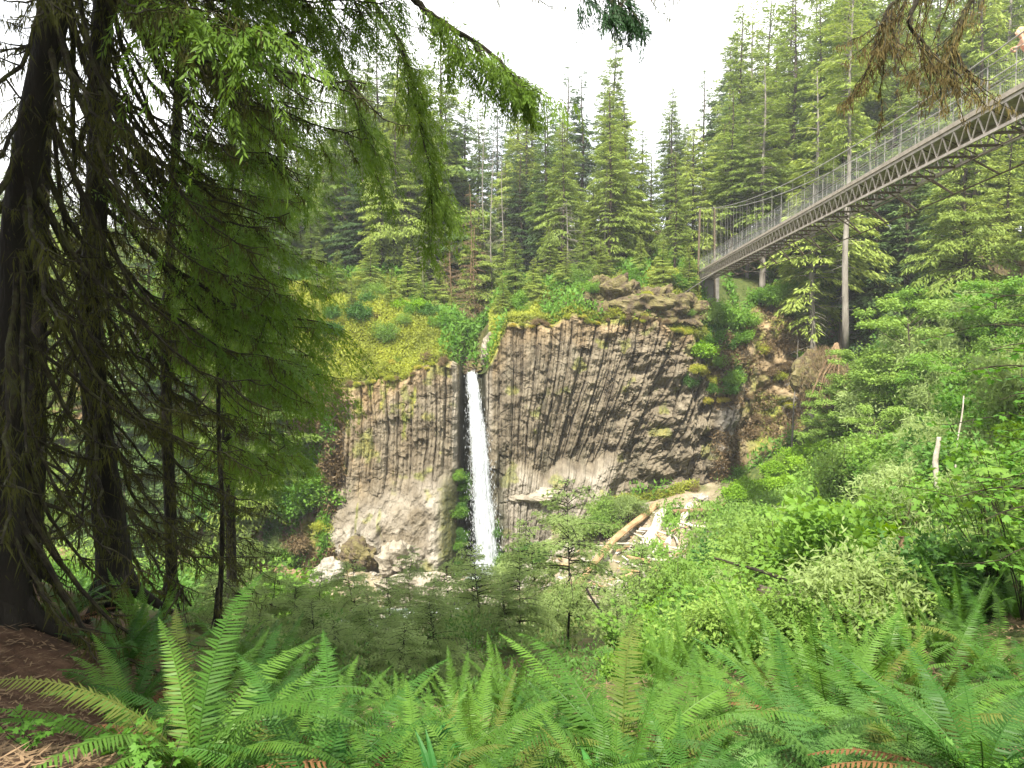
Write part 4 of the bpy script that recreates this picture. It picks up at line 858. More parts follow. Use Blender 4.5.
# root mass under the tall bare trunk
t = thing('root_mass', 'brown mass of roots and earth under the tall bare trunk', 'roots', P(822, 380, 62.5))
rk = rockmesh('earth', M['rock'], 1.9, 1.6, 2.6, 60, amp=.5); rk.parent = t
g = np.random.default_rng(9)
mb = MB(); n = 5000; q_ = rdir(n, g) * np.array([1.9, 1.6, 2.7]) * (.85 + .3 * g.random((n, 1))); d = norm(rdir(n, g) * .6 + [0, -.1, -.8]); blades(mb, q_, d, norm(np.cross(d, rdir(n, g))), .5, .04); mb.build('roots', M['brown'], t)
for k in range(5):
    mb = MB(); mb.tube(np.array([[1.2, 0, 3], [1.0 - k * .3, -1.2, 2 - .2 * k], [.6 - k * .4, -1.6, .4], [.3 - .5 * k, -1.7, -1.5]]) + g.normal(size=(4, 3)) * .1, [.15, .1, .07, .03], 6); mb.build('root', M['wood_brn'], t)

# ------------------------------------------------------------------ suspension footbridge
BZ = 7.05
def bx_(Y): return 13.97 + .0797 * (Y - 20.2)
bd = norm(np.array([.0797, 1., 0])); bn = np.array([bd[1], -bd[0], 0])      # bn points away from the near side (to the right)
def B(Y, off=0., dz_=0.): return np.array([bx_(Y), Y, BZ + dz_ + .35 * (1 - ((Y - 40) / 33)**2) * 0]) + bn * off
Y0, Y1, Wd = 2., 72., 1.15
br = thing('suspension_footbridge', 'narrow steel suspension footbridge crossing high over the gorge', 'bridge', B(Y1))
O = np.array(B(Y1))
def part(mb, name, mat, smooth=False): 
    mb.v = [v_ - O for v_ in mb.v]; return mb.build(name, M[mat], br, smooth)
mb = MB(); L_ = Y1 - Y0
for k in range(int(L_ / .155)):
    y = Y0 + .155 * k + .07; mb.box(B(y, Wd / 2, .02 + .003 * (k % 2)), bn * (Wd / 2 + .06), bd * .068, [0, 0, .022])
part(mb, 'deck', 'plank')
for off in (0., Wd):
    for dz_, nm, w_, h_ in [(-.1, 'top_chord', .07, .11), (-.78, 'bottom_chord', .07, .1)]:
        mb = MB(); mb.bar(B(Y0, off, dz_), B(Y1, off, dz_), w_, h_); part(mb, nm, 'steel')
    mb = MB(); mb.bar(B(Y0, off - .07 if off == 0 else off + .07, .03), B(Y1, off - .07 if off == 0 else off + .07, .03), .04, .15); part(mb, 'kick_board', 'plank')
    mb = MB(); y = Y0; k = 0
    while y < Y1 - .4:
        mb.bar(B(y, off + .001, -.15), B(y + .36, off + .001, -.74), .035, .04); mb.bar(B(y + .36, off - .001, -.74), B(y + .72, off - .001, -.15), .035, .04); y += .72
    part(mb, 'truss_web', 'steel')
    y = Y0 + .3
    while y < Y1:
        mb = MB(); mb.bar(B(y, off, -.1), B(y, off, 1.22), .02, .02); y += 1.44; part(mb, 'rail_post', 'cable')
    for hz_, nm in ((1.2, 'hand_cable'), (.6, 'middle_cable')):
        mb = MB(); ys_ = np.linspace(Y0, Y1, 60); mb.tube([B(q, off, hz_) for q in ys_], .014, 5); part(mb, nm, 'cable')
    mb = MB()
    for hz_ in np.arange(.08, 1.2, .1): mb.bar(B(Y0, off, hz_), B(Y1, off, hz_), .002, .002)
    for y in np.arange(Y0, Y1, .1): mb.bar(B(y, off, .02), B(y, off, 1.2), .002, .002)
    part(mb, 'fence_mesh', 'mesh')
    ch = lambda Y: 1.5 + 4.6 * ((Y - 24) / 48)**2
    mb = MB(); ys_ = np.linspace(Y0, Y1 - .6, 60); mb.tube([B(q, off, ch(q)) for q in ys_], .022, 6); part(mb, 'main_cable', 'cable')
    for y in np.arange(Y0 + 1, Y1 - 1, 2.16): mb = MB(); mb.bar(B(y, off, -.05), B(y, off, ch(y)), .009, .009); part(mb, 'hanger', 'cable')
    mb = MB(); mb.bar(B(Y1 - .6, off + (.25 if off else -.25), -3), B(Y1 - .6, off + (.1 if off else -.1), 5.9), .16, .16); part(mb, 'tower_post', 'rust')
    mb = MB(); mb.tube([B(Y1 - .6, off, 6.1), B(Y1 + 9, off * 1.5 - .5, 1.5)], .03, 6); part(mb, 'anchor_cable', 'cable')
mb = MB()
for y in np.arange(Y0, Y1, 1.44): mb = MB(); mb.bar(B(y, 0, -.80), B(y, Wd, -.80), .05, .08); mb.bar(B(y, 0, -.16), B(y, Wd, -.75), .03, .03); part(mb, 'cross_beam', 'rust')
# wind-bracing frame slung under the deck
mb = MB(); ys_ = np.linspace(Y0 + 6, Y1 - 4, 40)
sg = lambda y: -.95 - .75 * np.sin(math.pi * (y - Y0 - 6) / (Y1 - Y0 - 10))
mb.tube([B(q, 1.5, sg(q)) for q in ys_], .03, 5); mb.tube([B(q, -.0, sg(q) * .9) for q in ys_], .02, 5)
for y in np.arange(Y0 + 8, Y1 - 5, 2.88): mb.bar(B(y, .2, -.8), B(y, 1.5, sg(y)), .05, .05); mb.bar(B(y + 1, Wd, -.8), B(y, 1.5, sg(y)), .05, .05)
part(mb, 'under_brace', 'rust')
mb = MB(); mb.tube([B(Y1 - 8, 0, -.8), P(668, 304, 70)], .03, 5); part(mb, 'guy_cable', 'cable')
mb = MB(); mb.box(B(Y1 + .6, Wd / 2, -1.7), bn * 1.3, bd * .9, [0, 0, 1.5]); part(mb, 'abutment', 'concrete')

# ------------------------------------------------------------------ person leaning on the rail
def skin(name, verts, edges, radii, mat, parent=None, lev=2, root=0):
    me = bpy.data.meshes.new(name); me.from_pydata(verts, edges, []); o = bpy.data.objects.new(name, me); COL.objects.link(o)
    m = o.modifiers.new('skin', 'SKIN'); m.use_smooth_shade = True
    for i, r in enumerate(radii): me.skin_vertices[0].data[i].radius = (r, r) if not isinstance(r, tuple) else r
    me.skin_vertices[0].data[root].use_root = True
    s_ = o.modifiers.new('sub', 'SUBSURF'); s_.levels = lev; s_.render_levels = lev
    me.materials.append(mat)
    if parent: o.parent = parent
    return o
M['skin'] = rough_mat('skin', [(.3, (.55, .32, .22)), (.7, (.62, .38, .27))], 6, 3, 0, None, .5)
M['shirt'] = rough_mat('peach_vest', [(.3, (.62, .26, .17)), (.7, (.7, .32, .22))], 12, 4, .2, 60, .85)
M['jeans'] = rough_mat('navy_trousers', [(.3, (.02, .03, .07)), (.7, (.04, .055, .11))], 12, 4, .2, 60, .85)
M['hair'] = rough_mat('blond_hair', [(.3, (.4, .23, .09)), (.7, (.62, .42, .2))], 10, 6, .6, 30, .6, (1, 1, .2))
M['eye'] = rough_mat('eye', [(.3, (.02, .015, .01)), (.7, (.03, .02, .015))], 4, 2, 0, None, .3)
M['lip'] = rough_mat('lips', [(.3, (.42, .14, .12)), (.7, (.48, .17, .14))], 4, 2, 0, None, .5)
yp = 19.2
for _ in range(20): yp = (B(yp, .5)[0]) / (.6865)
pb = B(yp, .42, .05)
per = thing('person', 'person with short blond hair in a peach sleeveless top leaning on the bridge rail', 'person', pb)
per.rotation_euler = (0, 0, math.atan2(-bn[1], -bn[0]) + math.pi / 2)     # local -y looks toward the near rail
hN = (0, -.16, 1.36)
bv = [(0, .1, .93), (0, .04, 1.1), (0, -.08, 1.26), (0, -.15, 1.4), hN if False else (0, -.2, 1.47), (0, -.24, 1.56), (0, -.25, 1.66),
      (.1, .1, .88), (.11, .08, .5), (.11, .12, .09), (.11, 0, .03), (-.1, .1, .88), (-.11, .08, .5), (-.11, .12, .09), (-.11, 0, .03),
      (.18, -.14, 1.38), (.24, -.26, 1.2), (.14, -.4, 1.18), (.05, -.43, 1.2), (-.18, -.14, 1.38), (-.24, -.26, 1.2), (-.14, -.4, 1.18), (-.05, -.43, 1.2)]
be = [(0,1),(1,2),(2,3),(3,4),(4,5),(5,6),(0,7),(7,8),(8,9),(9,10),(0,11),(11,12),(12,13),(13,14),(3,15),(15,16),(16,17),(17,18),(3,19),(19,20),(20,21),(21,22)]
brd = [.13, .115, .13, .1, .05, .085, .08, .085, .06, .04, .04, .085, .06, .04, .04, .055, .042, .034, .028, .055, .042, .034, .028]
skin('body', bv, be, brd, M['skin'], per)
skin('top', [(0, .09, .96), (0, .04, 1.1), (0, -.08, 1.26), (0, -.145, 1.37)], [(0,1),(1,2),(2,3)], [.145, .13, .145, .115], M['shirt'], per)
skin('trousers', [(0, .1, .95), (.1, .1, .87), (.11, .08, .5), (.11, .12, .12), (-.1, .1, .87), (-.11, .08, .5), (-.11, .12, .12)], [(0,1),(1,2),(2,3),(0,4),(4,5),(5,6)], [.145, .1, .075, .055, .1, .075, .055], M['jeans'], per)
for sx in (.11, -.11): 
    sh = rockmesh('shoe', M['hair'] if False else M['jeans'], .05, .12, .045, 3, 20, .02, 0); sh.parent = per; sh.location = (sx, .03, .045)
for sgn in (1, -1):
    for k in range(5):
        dx = -.012 + .011 * k; a0 = np.array([sgn * (.05 + .01 * (k - 2)), -.435, 1.2])
        skin('finger' if k < 4 else 'thumb', [tuple(a0), tuple(a0 + [sgn * -.01, -.03, .012 - .002 * k]), tuple(a0 + [sgn * -.016, -.05, -.01 - .004 * (k % 3)])], [(0,1),(1,2)], [.009, .008, .006], M['skin'], per, 1)
hr = rockmesh('hair', M['hair'], .108, .118, .125, 4, 32, .08, .02); hr.parent = per; hr.location = (0, -.222, 1.665)
fc = rockmesh('face', M['skin'], .075, .085, .11, 6, 32, .01, 0); fc.parent = per; fc.location = (0, -.285, 1.615)
for sgn in (1, -1):
    e_ = rockmesh('eye', M['eye'], .011, .008, .007, 2, 12, 0, 0); e_.parent = per; e_.location = (sgn * .03, -.362, 1.635)
    e_ = rockmesh('ear', M['skin'], .012, .02, .03, 2, 12, 0, 0); e_.parent = per; e_.location = (sgn * .09, -.26, 1.62)
e_ = rockmesh('nose', M['skin'], .012, .02, .022, 2, 12, 0, 0); e_.parent = per; e_.location = (0, -.372, 1.61)
e_ = rockmesh('mouth', M['lip'], .024, .008, .007, 2, 12, 0, 0); e_.parent = per; e_.location = (0, -.357, 1.572)

# ------------------------------------------------------------------ sapling hemlocks on the near bank
def sapling(seed, H, Rw, nb=60, dens=480):
    g = np.random.default_rng(seed); t = thing('hemlock_sapling', '', 'tree')
    z = np.linspace(0, H, 12); bxx = .1 * np.sin(z * 1.3 + seed) - .1 * math.sin(seed); tb = MB()
    tb.tube(np.stack([bxx, bxx * .5, z - .3], 1), .034 * (1 - z / H * .9), 7, .1)
    hf = .3 + .7 * (np.arange(nb) + g.random(nb)) / nb; u = (hf - .3) / .7; az = g.random(nb) * 6.28
    L = Rw * (1 - u)**.55 * (.75 + .35 * g.random(nb)) + .12; base_ = np.stack([np.interp(hf * H, z, bxx), np.interp(hf * H, z, bxx) * .5, hf * H - .3], 1)
    up = .12 + .35 * u + g.normal(size=nb) * .1; dr = np.full(nb, .33)
    bough_stems(tb, base_, az, L, up, dr, .009 + .005 * L, 6, 4); tb.build('trunk', M['bark_dk'], t, True)
    nd = 22; hd = g.uniform(.05, .42, nd); azd = g.random(nd) * 6.28; mb = MB(); bough_stems(mb, np.stack([np.interp(hd * H, z, bxx), np.interp(hd * H, z, bxx) * .5, hd * H - .3], 1), azd, g.uniform(.3, .9, nd), g.normal(size=nd) * .2, np.full(nd, .2), np.full(nd, .008), 5, 3); mb.build('dead_branch', M['bark_dk'], t)
    cb = MB(); boughs(cb, base_, az, L, up, dr, 0.065, .019, dens, g, fill=.12, wfac=.34, hang=.2, tw=13); cb.build('crown', M['sap'], t); return t
SP = [sapling(301, 3.9, 1.45), sapling(302, 3.2, 1.3, 56), sapling(303, 4.6, 1.45, 66)]
SPL = [(568, 16.5, 482, 0, 'slim dark stemmed sapling standing clear in front of the logs'), (478, 13.5, 556, 1, 'sapling with two dark stems just below the waterfall foot'), (470, 14.2, 548, 0, 'sapling crowding left of the one below the waterfall'),
 (412, 14.5, 575, 2, 'sapling in front of the pale sandy boulder'), (388, 11.5, 604, 1, 'low feathery sapling left of centre above the ferns'), (345, 13, 590, 0, 'sapling right of the white boulder'), (274, 12, 590, 2, 'sapling with dark stem left of the white boulder'),
 (310, 10.5, 628, 1, 'small sapling in front of the white boulder'), (240, 14.5, 560, 0, 'sapling at the edge of the mossy branches'), (432, 12, 610, 0, 'feathery sapling at the foot of the pale boulder'), (520, 12.5, 585, 1, 'sapling leaning beside the double stemmed one'),
 (530, 17, 520, 0, 'pale sapling right of the waterfall'), (505, 12, 618, 1, 'low sapling spreading over the ferns at centre'), (620, 13.5, 585, 1, 'sapling at the left edge of the green slope'), (210, 11, 600, 1, 'sapling beside the second mossy trunk'), (350, 16.5, 560, 2, 'sapling in front of the cliff foot at left'), (450, 18, 560, 1, 'faint sapling behind the ones below the falls'),
 (640, 20, 540, 1, 'small sapling below the orange log'),
 (258, 10, 640, 1, 'low sapling at the brow of the bank beside the leftmost dark stem'), (292, 11.5, 612, 0, 'pale feathery sapling between the two trunks left of the white boulder'), (330, 9.5, 650, 1, 'short feathery sapling at the brow below the white boulder'), (365, 10.5, 622, 2, 'feathery sapling with a clear dark stem below the cliff foot'),
 (402, 9.6, 650, 0, 'short sapling at the brow below the sandy boulder'), (432, 10.4, 628, 1, 'sapling with bare lower twigs left of the double stemmed one'), (462, 9.4, 652, 1, 'smallest sapling at the brow below the waterfall'), (320, 14, 596, 2, 'pale sapling standing just before the white boulder')]
for px, Y, yt, k, lab in SPL:
    x = pxX(px, Y); z = ground(x, Y); yt -= (4 if 440 < px < 505 else 28) if (Y < 16 and px < 560) else 0; H = P(px, yt, Y)[2] - z; Hp = [3.9, 3.2, 4.6][k] - .3; s = H / Hp; place(SP[k], (x, Y, z), random.random() * 6.28, min(1.1, max(.42, s * .95)), lab, None, s)
log(P(588, 590, 13), P(617, 645, 12), .022, .012, 'bark_dk', 'thin dark dead stem leaning over the ferns at centre', 44, 'stem', 'bare_stem', .4)

# ------------------------------------------------------------------ ferns
def frond(mb, g, az, L, el0, el1, npin=46, pl=.11, tilt=0., lift=0., pw=.74):
    n = 18; t = np.linspace(0, 1, n); el = el0 + (el1 - el0) * t**1.2
    d = np.stack([np.cos(el) * np.cos(az + tilt * t), np.cos(el) * np.sin(az + tilt * t), np.sin(el)], 1)
    pts = np.concatenate([[[0, 0, 0]], np.cumsum(d[:-1] * L / (n - 1), 0)]); pts[:, 2] += lift
    mb.tube(pts, np.linspace(.0045, .0012, n), 4)
    k = np.linspace(.1, .99, npin); P_ = np.stack([np.interp(k, t, pts[:, i]) for i in range(3)], 1); T = norm(np.stack([np.interp(k, t, d[:, i]) for i in range(3)], 1))
    S = norm(np.cross(T, [0, 0, 1.])); U = np.cross(S, T)
    prof = np.clip(np.minimum(.45 + (k - .1) * 3.2, 1.0) * (1 - k**2.4)**.8, .06, 1); sp = .89 * L / npin
    for sg in (1, -1):
        off = g.normal(size=(npin, 3)) * .08
        D = norm(S * sg + T * (.28 + .3 * k[:, None]) - U * .22 + off); l = pl * prof * (.9 + .2 * g.random(npin)); 
        tw = norm(T + U * .35 * g.normal(size=(npin, 1)) * .5); w_ = sp * pw
        B0 = P_ + T * (sp * .25 * sg)
        v_ = np.stack([B0 - tw * w_ * .42, B0 + D * l[:, None] * .5 - tw * w_ * .40 - U * .004, B0 + D * l[:, None] + T * .02 * l[:, None] - U * (.12 * l[:, None]), B0 + D * l[:, None] * .5 + tw * w_ * .40 - U * .004, B0 + tw * w_ * .5], 1)
        i = np.arange(npin)[:, None] * 5; mb.add(v_.reshape(-1, 3), np.concatenate([i + [[0, 1, 3, 4]], i + [[1, 2, 3, 3]]]))
def ladyfrond(mb, g, az, L, el0, el1, npin=17, pl=.24):
    n = 14; t = np.linspace(0, 1, n); el = el0 + (el1 - el0) * t
    d = np.stack([np.cos(el) * np.cos(az), np.cos(el) * np.sin(az), np.sin(el)], 1); pts = np.concatenate([[[0, 0, 0]], np.cumsum(d[:-1] * L / (n - 1), 0)]); mb.tube(pts, np.linspace(.004, .001, n), 4)
    k = np.linspace(.22, .97, npin); P_ = np.stack([np.interp(k, t, pts[:, i]) for i in range(3)], 1); T = norm(np.stack([np.interp(k, t, d[:, i]) for i in range(3)], 1)); S = norm(np.cross(T, [0, 0, 1.])); U = np.cross(S, T)
    for sg in (1, -1):
        D = norm(S * sg + T * .35 - U * .12); l = pl * L * np.clip(1.1 - (k - .22) * 1.25, .08, 1)
        m = 13; q = (np.arange(m) + .5) / m; PP = P_[:, None] + D[:, None] * (l[:, None] * q)[..., None] - U[:, None] * (.12 * l[:, None] * q**2)[..., None]
        T2 = np.cross(U, D)
        for s2 in (1, -1):
            DD = norm(T2 * s2 + D * .5)[:, None] + g.normal(size=(npin, m, 3)) * .1; ll = (.3 * l[:, None] * (1 - q)[None] + .006)
            blades(mb, PP.reshape(-1, 3), norm(DD).reshape(-1, 3), np.repeat(D, m, 0), ll.ravel(), np.repeat(l / m * 1.05, m))
def fernplant(seed, mat, nf=14, L=1.0, kind='sword', dead=4, label='', merged=False, erect=0.):
    g = np.random.default_rng(seed); t = thing({'sword': 'sword_fern', 'lady': 'lady_fern'}[kind], label, 'fern')
    allmb = MB()
    for i in range(nf):
        mb = allmb if merged else MB(); az = i * 2.4 + g.normal() * .25; l = L * g.uniform(.75, 1.1)
        if kind == 'sword': frond(mb, g, az, l, R(g.uniform(52, 76) + erect * 10), R(g.uniform(-45, 20) + erect * 50), int(54 * l / L), .105 * l, g.normal() * .35)
        else: ladyfrond(mb, g, az, l, R(g.uniform(45, 70)), R(g.uniform(-20, 5)))
        if not merged: mb.build('frond', M[mat] if g.random() > .06 else M['oldfern'], t)
    if merged: allmb.build('fronds', M[mat], t)
    for i in range(dead):
        mb = MB(); frond(mb, g, g.random() * 6.28, L * .8, R(20), R(-30), 30, .07 * L, .3, .03); o = mb.build('dead_frond', M['dfern'], t)
    return t
FN = {'s1': fernplant(401, 'fern', 15, 1.05), 's2': fernplant(402, 'fern', 13, .95), 's3': fernplant(403, 'fern_dk', 14, 1.), 'u': fernplant(404, 'fern', 12, 1.05, erect=1.), 'l1': fernplant(405, 'ferny', 8, .85, 'lady', 0), 'l2': fernplant(406, 'ferny', 9, .75, 'lady', 1),
      'm': fernplant(407, 'fern', 13, 1., dead=1, merged=True), 'mu': fernplant(408, 'fern', 11, 1., dead=0, merged=True, erect=1.)}
FL = [ # kind, px, Y, scale, label
 ('s1', 185, 3.3, 1.15, 'big arching sword fern at lower left beside the bare soil'), ('s3', 240, 4.0, 1.15, 'dark sword fern behind the big arching one at lower left'), ('s2', 118, 3.9, .95, 'small sword fern leaning over the bare soil'),
 ('s3', 115, 5.3, .8, 'sword fern with upright fronds below the second mossy trunk'), ('s2', 200, 5.0, .9, 'light sword fern behind the big ones at lower left'), ('s3', 60, 6.4, .7, 'small dark fern at the foot of the mossy trunks'), ('s3', 310, 3.2, 1.05, 'sword fern reaching over the bottom edge left of centre'),
 ('s2', 400, 3.0, .85, 'low sword fern at the bottom edge below the double stemmed sapling'), ('s3', 350, 4.2, .85, 'dark sword fern in the shade left of the strap leaved clump'), ('s1', 470, 3.5, .92, 'bright sword fern at the bottom centre with tall fronds'), ('u', 480, 4.6, .9, 'upright sword fern just left of the picture centre'), ('s2', 520, 3.0, .8, 'bright low fern at bottom centre'),
 ('s1', 625, 3.7, 1.25, 'largest spreading sword fern right of centre'), ('s2', 680, 4.6, 1.0, 'sword fern behind the largest spreading one'), ('s3', 570, 4.9, .9, 'fern with tall fronds left of the largest one'), ('s2', 730, 3.8, .9, 'sword fern with brown tipped fronds right of the largest one'),
 ('u', 845, 4.4, 1.1, 'tall upright sword fern in the middle of the lower right'), ('u', 885, 4.9, 1.0, 'second tall upright fern right of the first'), ('u', 800, 5.2, .9, 'upright fern left of the tall upright one'), ('s2', 770, 4.3, .85, 'arching fern below the moss covered log'), ('u', 945, 4.6, .95, 'upright fern near the lower right corner'),
 ('l1', 840, 3.3, .8, 'lacy wood fern spreading flat at lower right'), ('l2', 900, 3.4, .8, 'lacy wood fern right of the flat spreading one'), ('l1', 770, 3.3, .7, 'lacy wood fern below the arching fern'), ('l2', 985, 3.4, .85, 'lacy wood fern in the lower right corner'), ('l1', 1010, 4.2, .9, 'pale wood fern at the right edge'),
 ('s1', 920, 3.6, .9, 'sword fern between the lacy ferns at lower right'), ('s3', 690, 3.2, .75, 'low fern at the bottom edge right of the largest one'), ('s2', 1000, 5.5, 1.0, 'sword fern under the shrubs at the right edge'), ('s3', 275, 5.2, .9, 'dark fern at the brow of the bank left of centre'), ('s2', 330, 5.4, .8, 'fern at the brow of the bank in the shade')]
for k, px, Y, s, lab in FL:
    x = pxX(px, Y); place(FN[k], (x, Y, ground(x, Y) - .03), random.random() * 6.28, s * .93, lab, None, None, random.uniform(-.1, .1), 1.)
fpos = [(pxX(a, b), b) for _, a, b, _, _ in FL]; n = 0
for _ in range(700):
    if n >= 105: break
    Y = 2.9 * (14 / 2.9)**random.random(); px = random.uniform(100, 1060); x = pxX(px, Y)
    if px < 230 and Y < 4.5: continue
    if px < 620 and Y > 6.5: continue
    if any(math.hypot(x - a, Y - b) < .28 + Y * .03 for a, b in fpos): continue
    fpos.append((x, Y)); zone = 'at lower left' if px < 350 else 'along the bottom centre' if px < 650 else 'on the lower right bank'; near = 'near' if Y < 5.5 else 'farther'
    k = random.choice(['s1', 's2', 's3', 's3', 'u'] if Y < 5.5 else ['m', 'mu']); up = 'upright ' if k in ('u', 'mu') else 'deep green ' if k == 's3' else ''
    place(FN[k], (x, Y, ground(x, Y) - .03), random.random() * 6.28, random.uniform(.55, .9), '%s%s fern between the large ferns %s' % (up, near if near == 'near' else 'small looking', zone), '%s%s ferns %s' % (up, near, zone)); n += 1
# broad-leaved plants and strap-leaved clumps
def strap(seed):
    g = np.random.default_rng(seed); t = thing('strap_leaved_plant', '', 'plant'); mb = MB()
    for i in range(16):
        az = g.random() * 6.28; L = g.uniform(.35, .6); k = np.linspace(0, 1, 8); el = R(80) - R(g.uniform(20, 90)) * k; d = np.stack([np.cos(el) * math.cos(az), np.cos(el) * math.sin(az), np.sin(el)], 1)
        pts = np.cumsum(d * L / 8, 0); s = np.array([-math.sin(az), math.cos(az), 0]); w_ = .022 * np.sin(np.pi * np.clip(k * .9 + .1, 0, 1))[:, None] + .002
        up_ = np.cross(d, s); v_ = np.stack([pts - s * w_ + 0, pts - up_ * w_ * .4, pts + s * w_], 1); ii = np.arange(7)[:, None] * 3; mb.add(v_.reshape(-1, 3), np.concatenate([ii + [[0, 1, 4, 3]], ii + [[1, 2, 5, 4]]]))
    mb.build('leaves', M['lily'], t); return t
ST = strap(501)
for px, Y, s, lab in [(400, 3.9, 1.1, 'strap leaved clump right of the dark fern at lower centre'), (415, 4.4, 1., 'strap leaved clump behind the front one'), (345, 3.5, .8, 'small strap leaved clump near the bottom stick'), (440, 3.1, .8, 'strap leaved clump at the bottom edge'), (600, 3.1, .7, 'strap leaved clump under the largest fern')]:
    x = pxX(px, Y); place(ST, (x, Y, ground(x, Y)), random.random() * 6, s, lab)
def maple_leaves(mb, p, d, up, L, g):
    n = len(p); S = norm(np.cross(d, up)); up = norm(np.cross(S, d))
    for a_, l_ in ((0, 1.), (.75, .85), (-.75, .85), (1.55, .6), (-1.55, .6)):
        dd = d * math.cos(a_) + S * math.sin(a_); ss = -d * math.sin(a_) + S * math.cos(a_); blades(mb, p, norm(dd - up * .12), ss, L * l_, L * .42, .5)
def broadplant(name, seed, H, n, L, mat, label, cat='plant', spread=.3):
    g = np.random.default_rng(seed); t = thing(name, label, cat); mb = MB(); lb = MB(); ns = max(4, n // 9)
    for i in range(ns):
        az = g.random() * 6.28; h = H * g.uniform(.6, 1); r = spread * g.uniform(.2, 1); q = np.linspace(0, 1, 6); pts = np.stack([r * q**1.5 * math.cos(az), r * q**1.5 * math.sin(az), h * q], 1) + np.stack([.02 * np.sin(q * 7 + i), .02 * np.cos(q * 5 + i), 0 * q], 1)
        mb.tube(pts, np.linspace(.004, .0015, 6), 4); m = n // ns; kk = g.uniform(.3, 1, m); p = np.stack([np.interp(kk, q, pts[:, j]) for j in range(3)], 1); d = norm(rdir(m, g) * [1, 1, .35]); p = p + d * L * .6
        maple_leaves(lb, p, d, norm(np.array([0, 0, 1.]) + .35 * g.normal(size=(m, 3))), L * (.6 + .6 * g.random(m))[:, None] if False else L, g)
    mb.build('stems', M['limb'], t); lb.build('leaves', M[mat], t); return t
BP = broadplant('broad_leaved_plant', 511, .4, 60, .05, 'maple', ''); BR = broadplant('thimbleberry_shrub', 512, 1.3, 240, .075, 'leaf1', '', 'shrub', .6)
for px, Y, s, lab in [(128, 3.0, 1., 'small broad leaved plant under the big fern at lower left'), (15, 2.9, .8, 'little broad leaved seedling at the bottom left corner'), (150, 2.75, .9, 'broad leaved plant at the bottom edge beside the soil'), (660, 3.0, .8, 'broad leaved plant under the fern right of centre'), (990, 2.9, .9, 'broad leaved plant at the bottom right edge')]:
    x = pxX(px, Y); place(BP, (x, Y, ground(x, Y)), random.random() * 6, s * .7, lab)
for px, Y, s, lab in [(1000, 7.5, 1.3, 'tall thimbleberry at the right edge above the corner ferns'), (950, 8.5, 1.2, 'thimbleberry left of the tall one at the right edge'), (1035, 6.5, 1.4, 'nearest thimbleberry cut by the right edge'), (850, 11, 1.1, 'thimbleberry beside the crossing branch'), (790, 12, 1.2, 'thimbleberry behind the moss covered log'), (720, 12, 1.1, 'thimbleberry under the left end of the crossing branch'), (900, 10, 1., 'thimbleberry in front of the reddish stems'),
      (660, 11, 1.1, 'thimbleberry at the left end of the green slope'), (690, 9, .9, 'thimbleberry behind the largest fern'), (750, 9.5, 1., 'thimbleberry left of the mossy rotten log'), (620, 10, .9, 'thimbleberry above the largest fern'), (925, 15, 1.4, 'thimbleberry behind the reddish stems'), (870, 15, 1.3, 'thimbleberry beyond the crossing branch')]:
    x = pxX(px, Y); place(BR, (x, Y, ground(x, Y) - .05), random.random() * 6, s, lab)

# ------------------------------------------------------------------ near trees with mossy limbs
def hang_moss(mb, pts, n, g, L, W, spread=.012):
    k = g.random(n) * (len(pts) - 1); i = k.astype(int); f = (k - i)[:, None]; p = pts[i] * (1 - f) + pts[np.minimum(i + 1, len(pts) - 1)] * f
    p = p + g.normal(size=(n, 3)) * spread; d = norm(np.array([0, 0, -1.]) + .28 * g.normal(size=(n, 3))); blades(mb, p, d, norm(np.cross(d, rdir(n, g))), L * (.25 + g.random(n)**2 * 1.3), W * (.5 + g.random(n)), .3)
def sprays(mb, st, dr, L, g, per=60, bl=.05, bw=.012, drop=.35, width=.12):
    """pendulous flat sprays of scale leaves along a drooping twig"""
    n = len(st); idx = np.repeat(np.arange(n), per); t = np.tile((np.arange(per) + .5) / per, n); m = len(idx)
    side = norm(np.cross(dr, norm(np.array([0, 0, 1.]) + .5 * g.normal(size=(n, 3)))))[idx]; sg = np.where(np.arange(m) % 2, 1., -1.)[:, None]
    Lx = L[idx]; ax = dr[idx]; p = st[idx] + ax * (Lx * t)[:, None]; p[:, 2] -= drop * Lx * t**2
    T = norm(ax - np.array([0, 0, 1.]) * (2 * drop * t)[:, None]); wv = (width * Lx * (1 - t)**.7 * (.3 + .7 * np.sin(t * 40 + idx)**2))
    u = g.random(m); p = p + side * sg * (wv * u)[:, None] + T * (wv * u * .8)[:, None]; p[:, 2] -= wv * u * .5
    d = norm(T + side * sg * .7 + [0, 0, -.35] + .25 * g.normal(size=(m, 3))); s = norm(np.cross(d, norm(np.cross(T, side) + .4 * g.normal(size=(m, 3)))))
    blades(mb, p, d, s, bl * (.6 + .8 * g.random(m)), bw * (.7 + .6 * g.random(m)))
def limb_pts(st, az, L, drop, rise=0., n=14, g=None, wob=.09, e=2.0):
    t = np.linspace(0, 1, n); h = L * t; z = -drop * (1 - (1 - t)**e) + rise * t**2
    pts = np.stack([st[0] + h * math.cos(az), st[1] + h * math.sin(az), st[2] + z], 1)
    if g is not None: pts[1:] += np.cumsum(g.normal(size=(n - 1, 3)) * wob * L / n * 2, 0)
    return pts
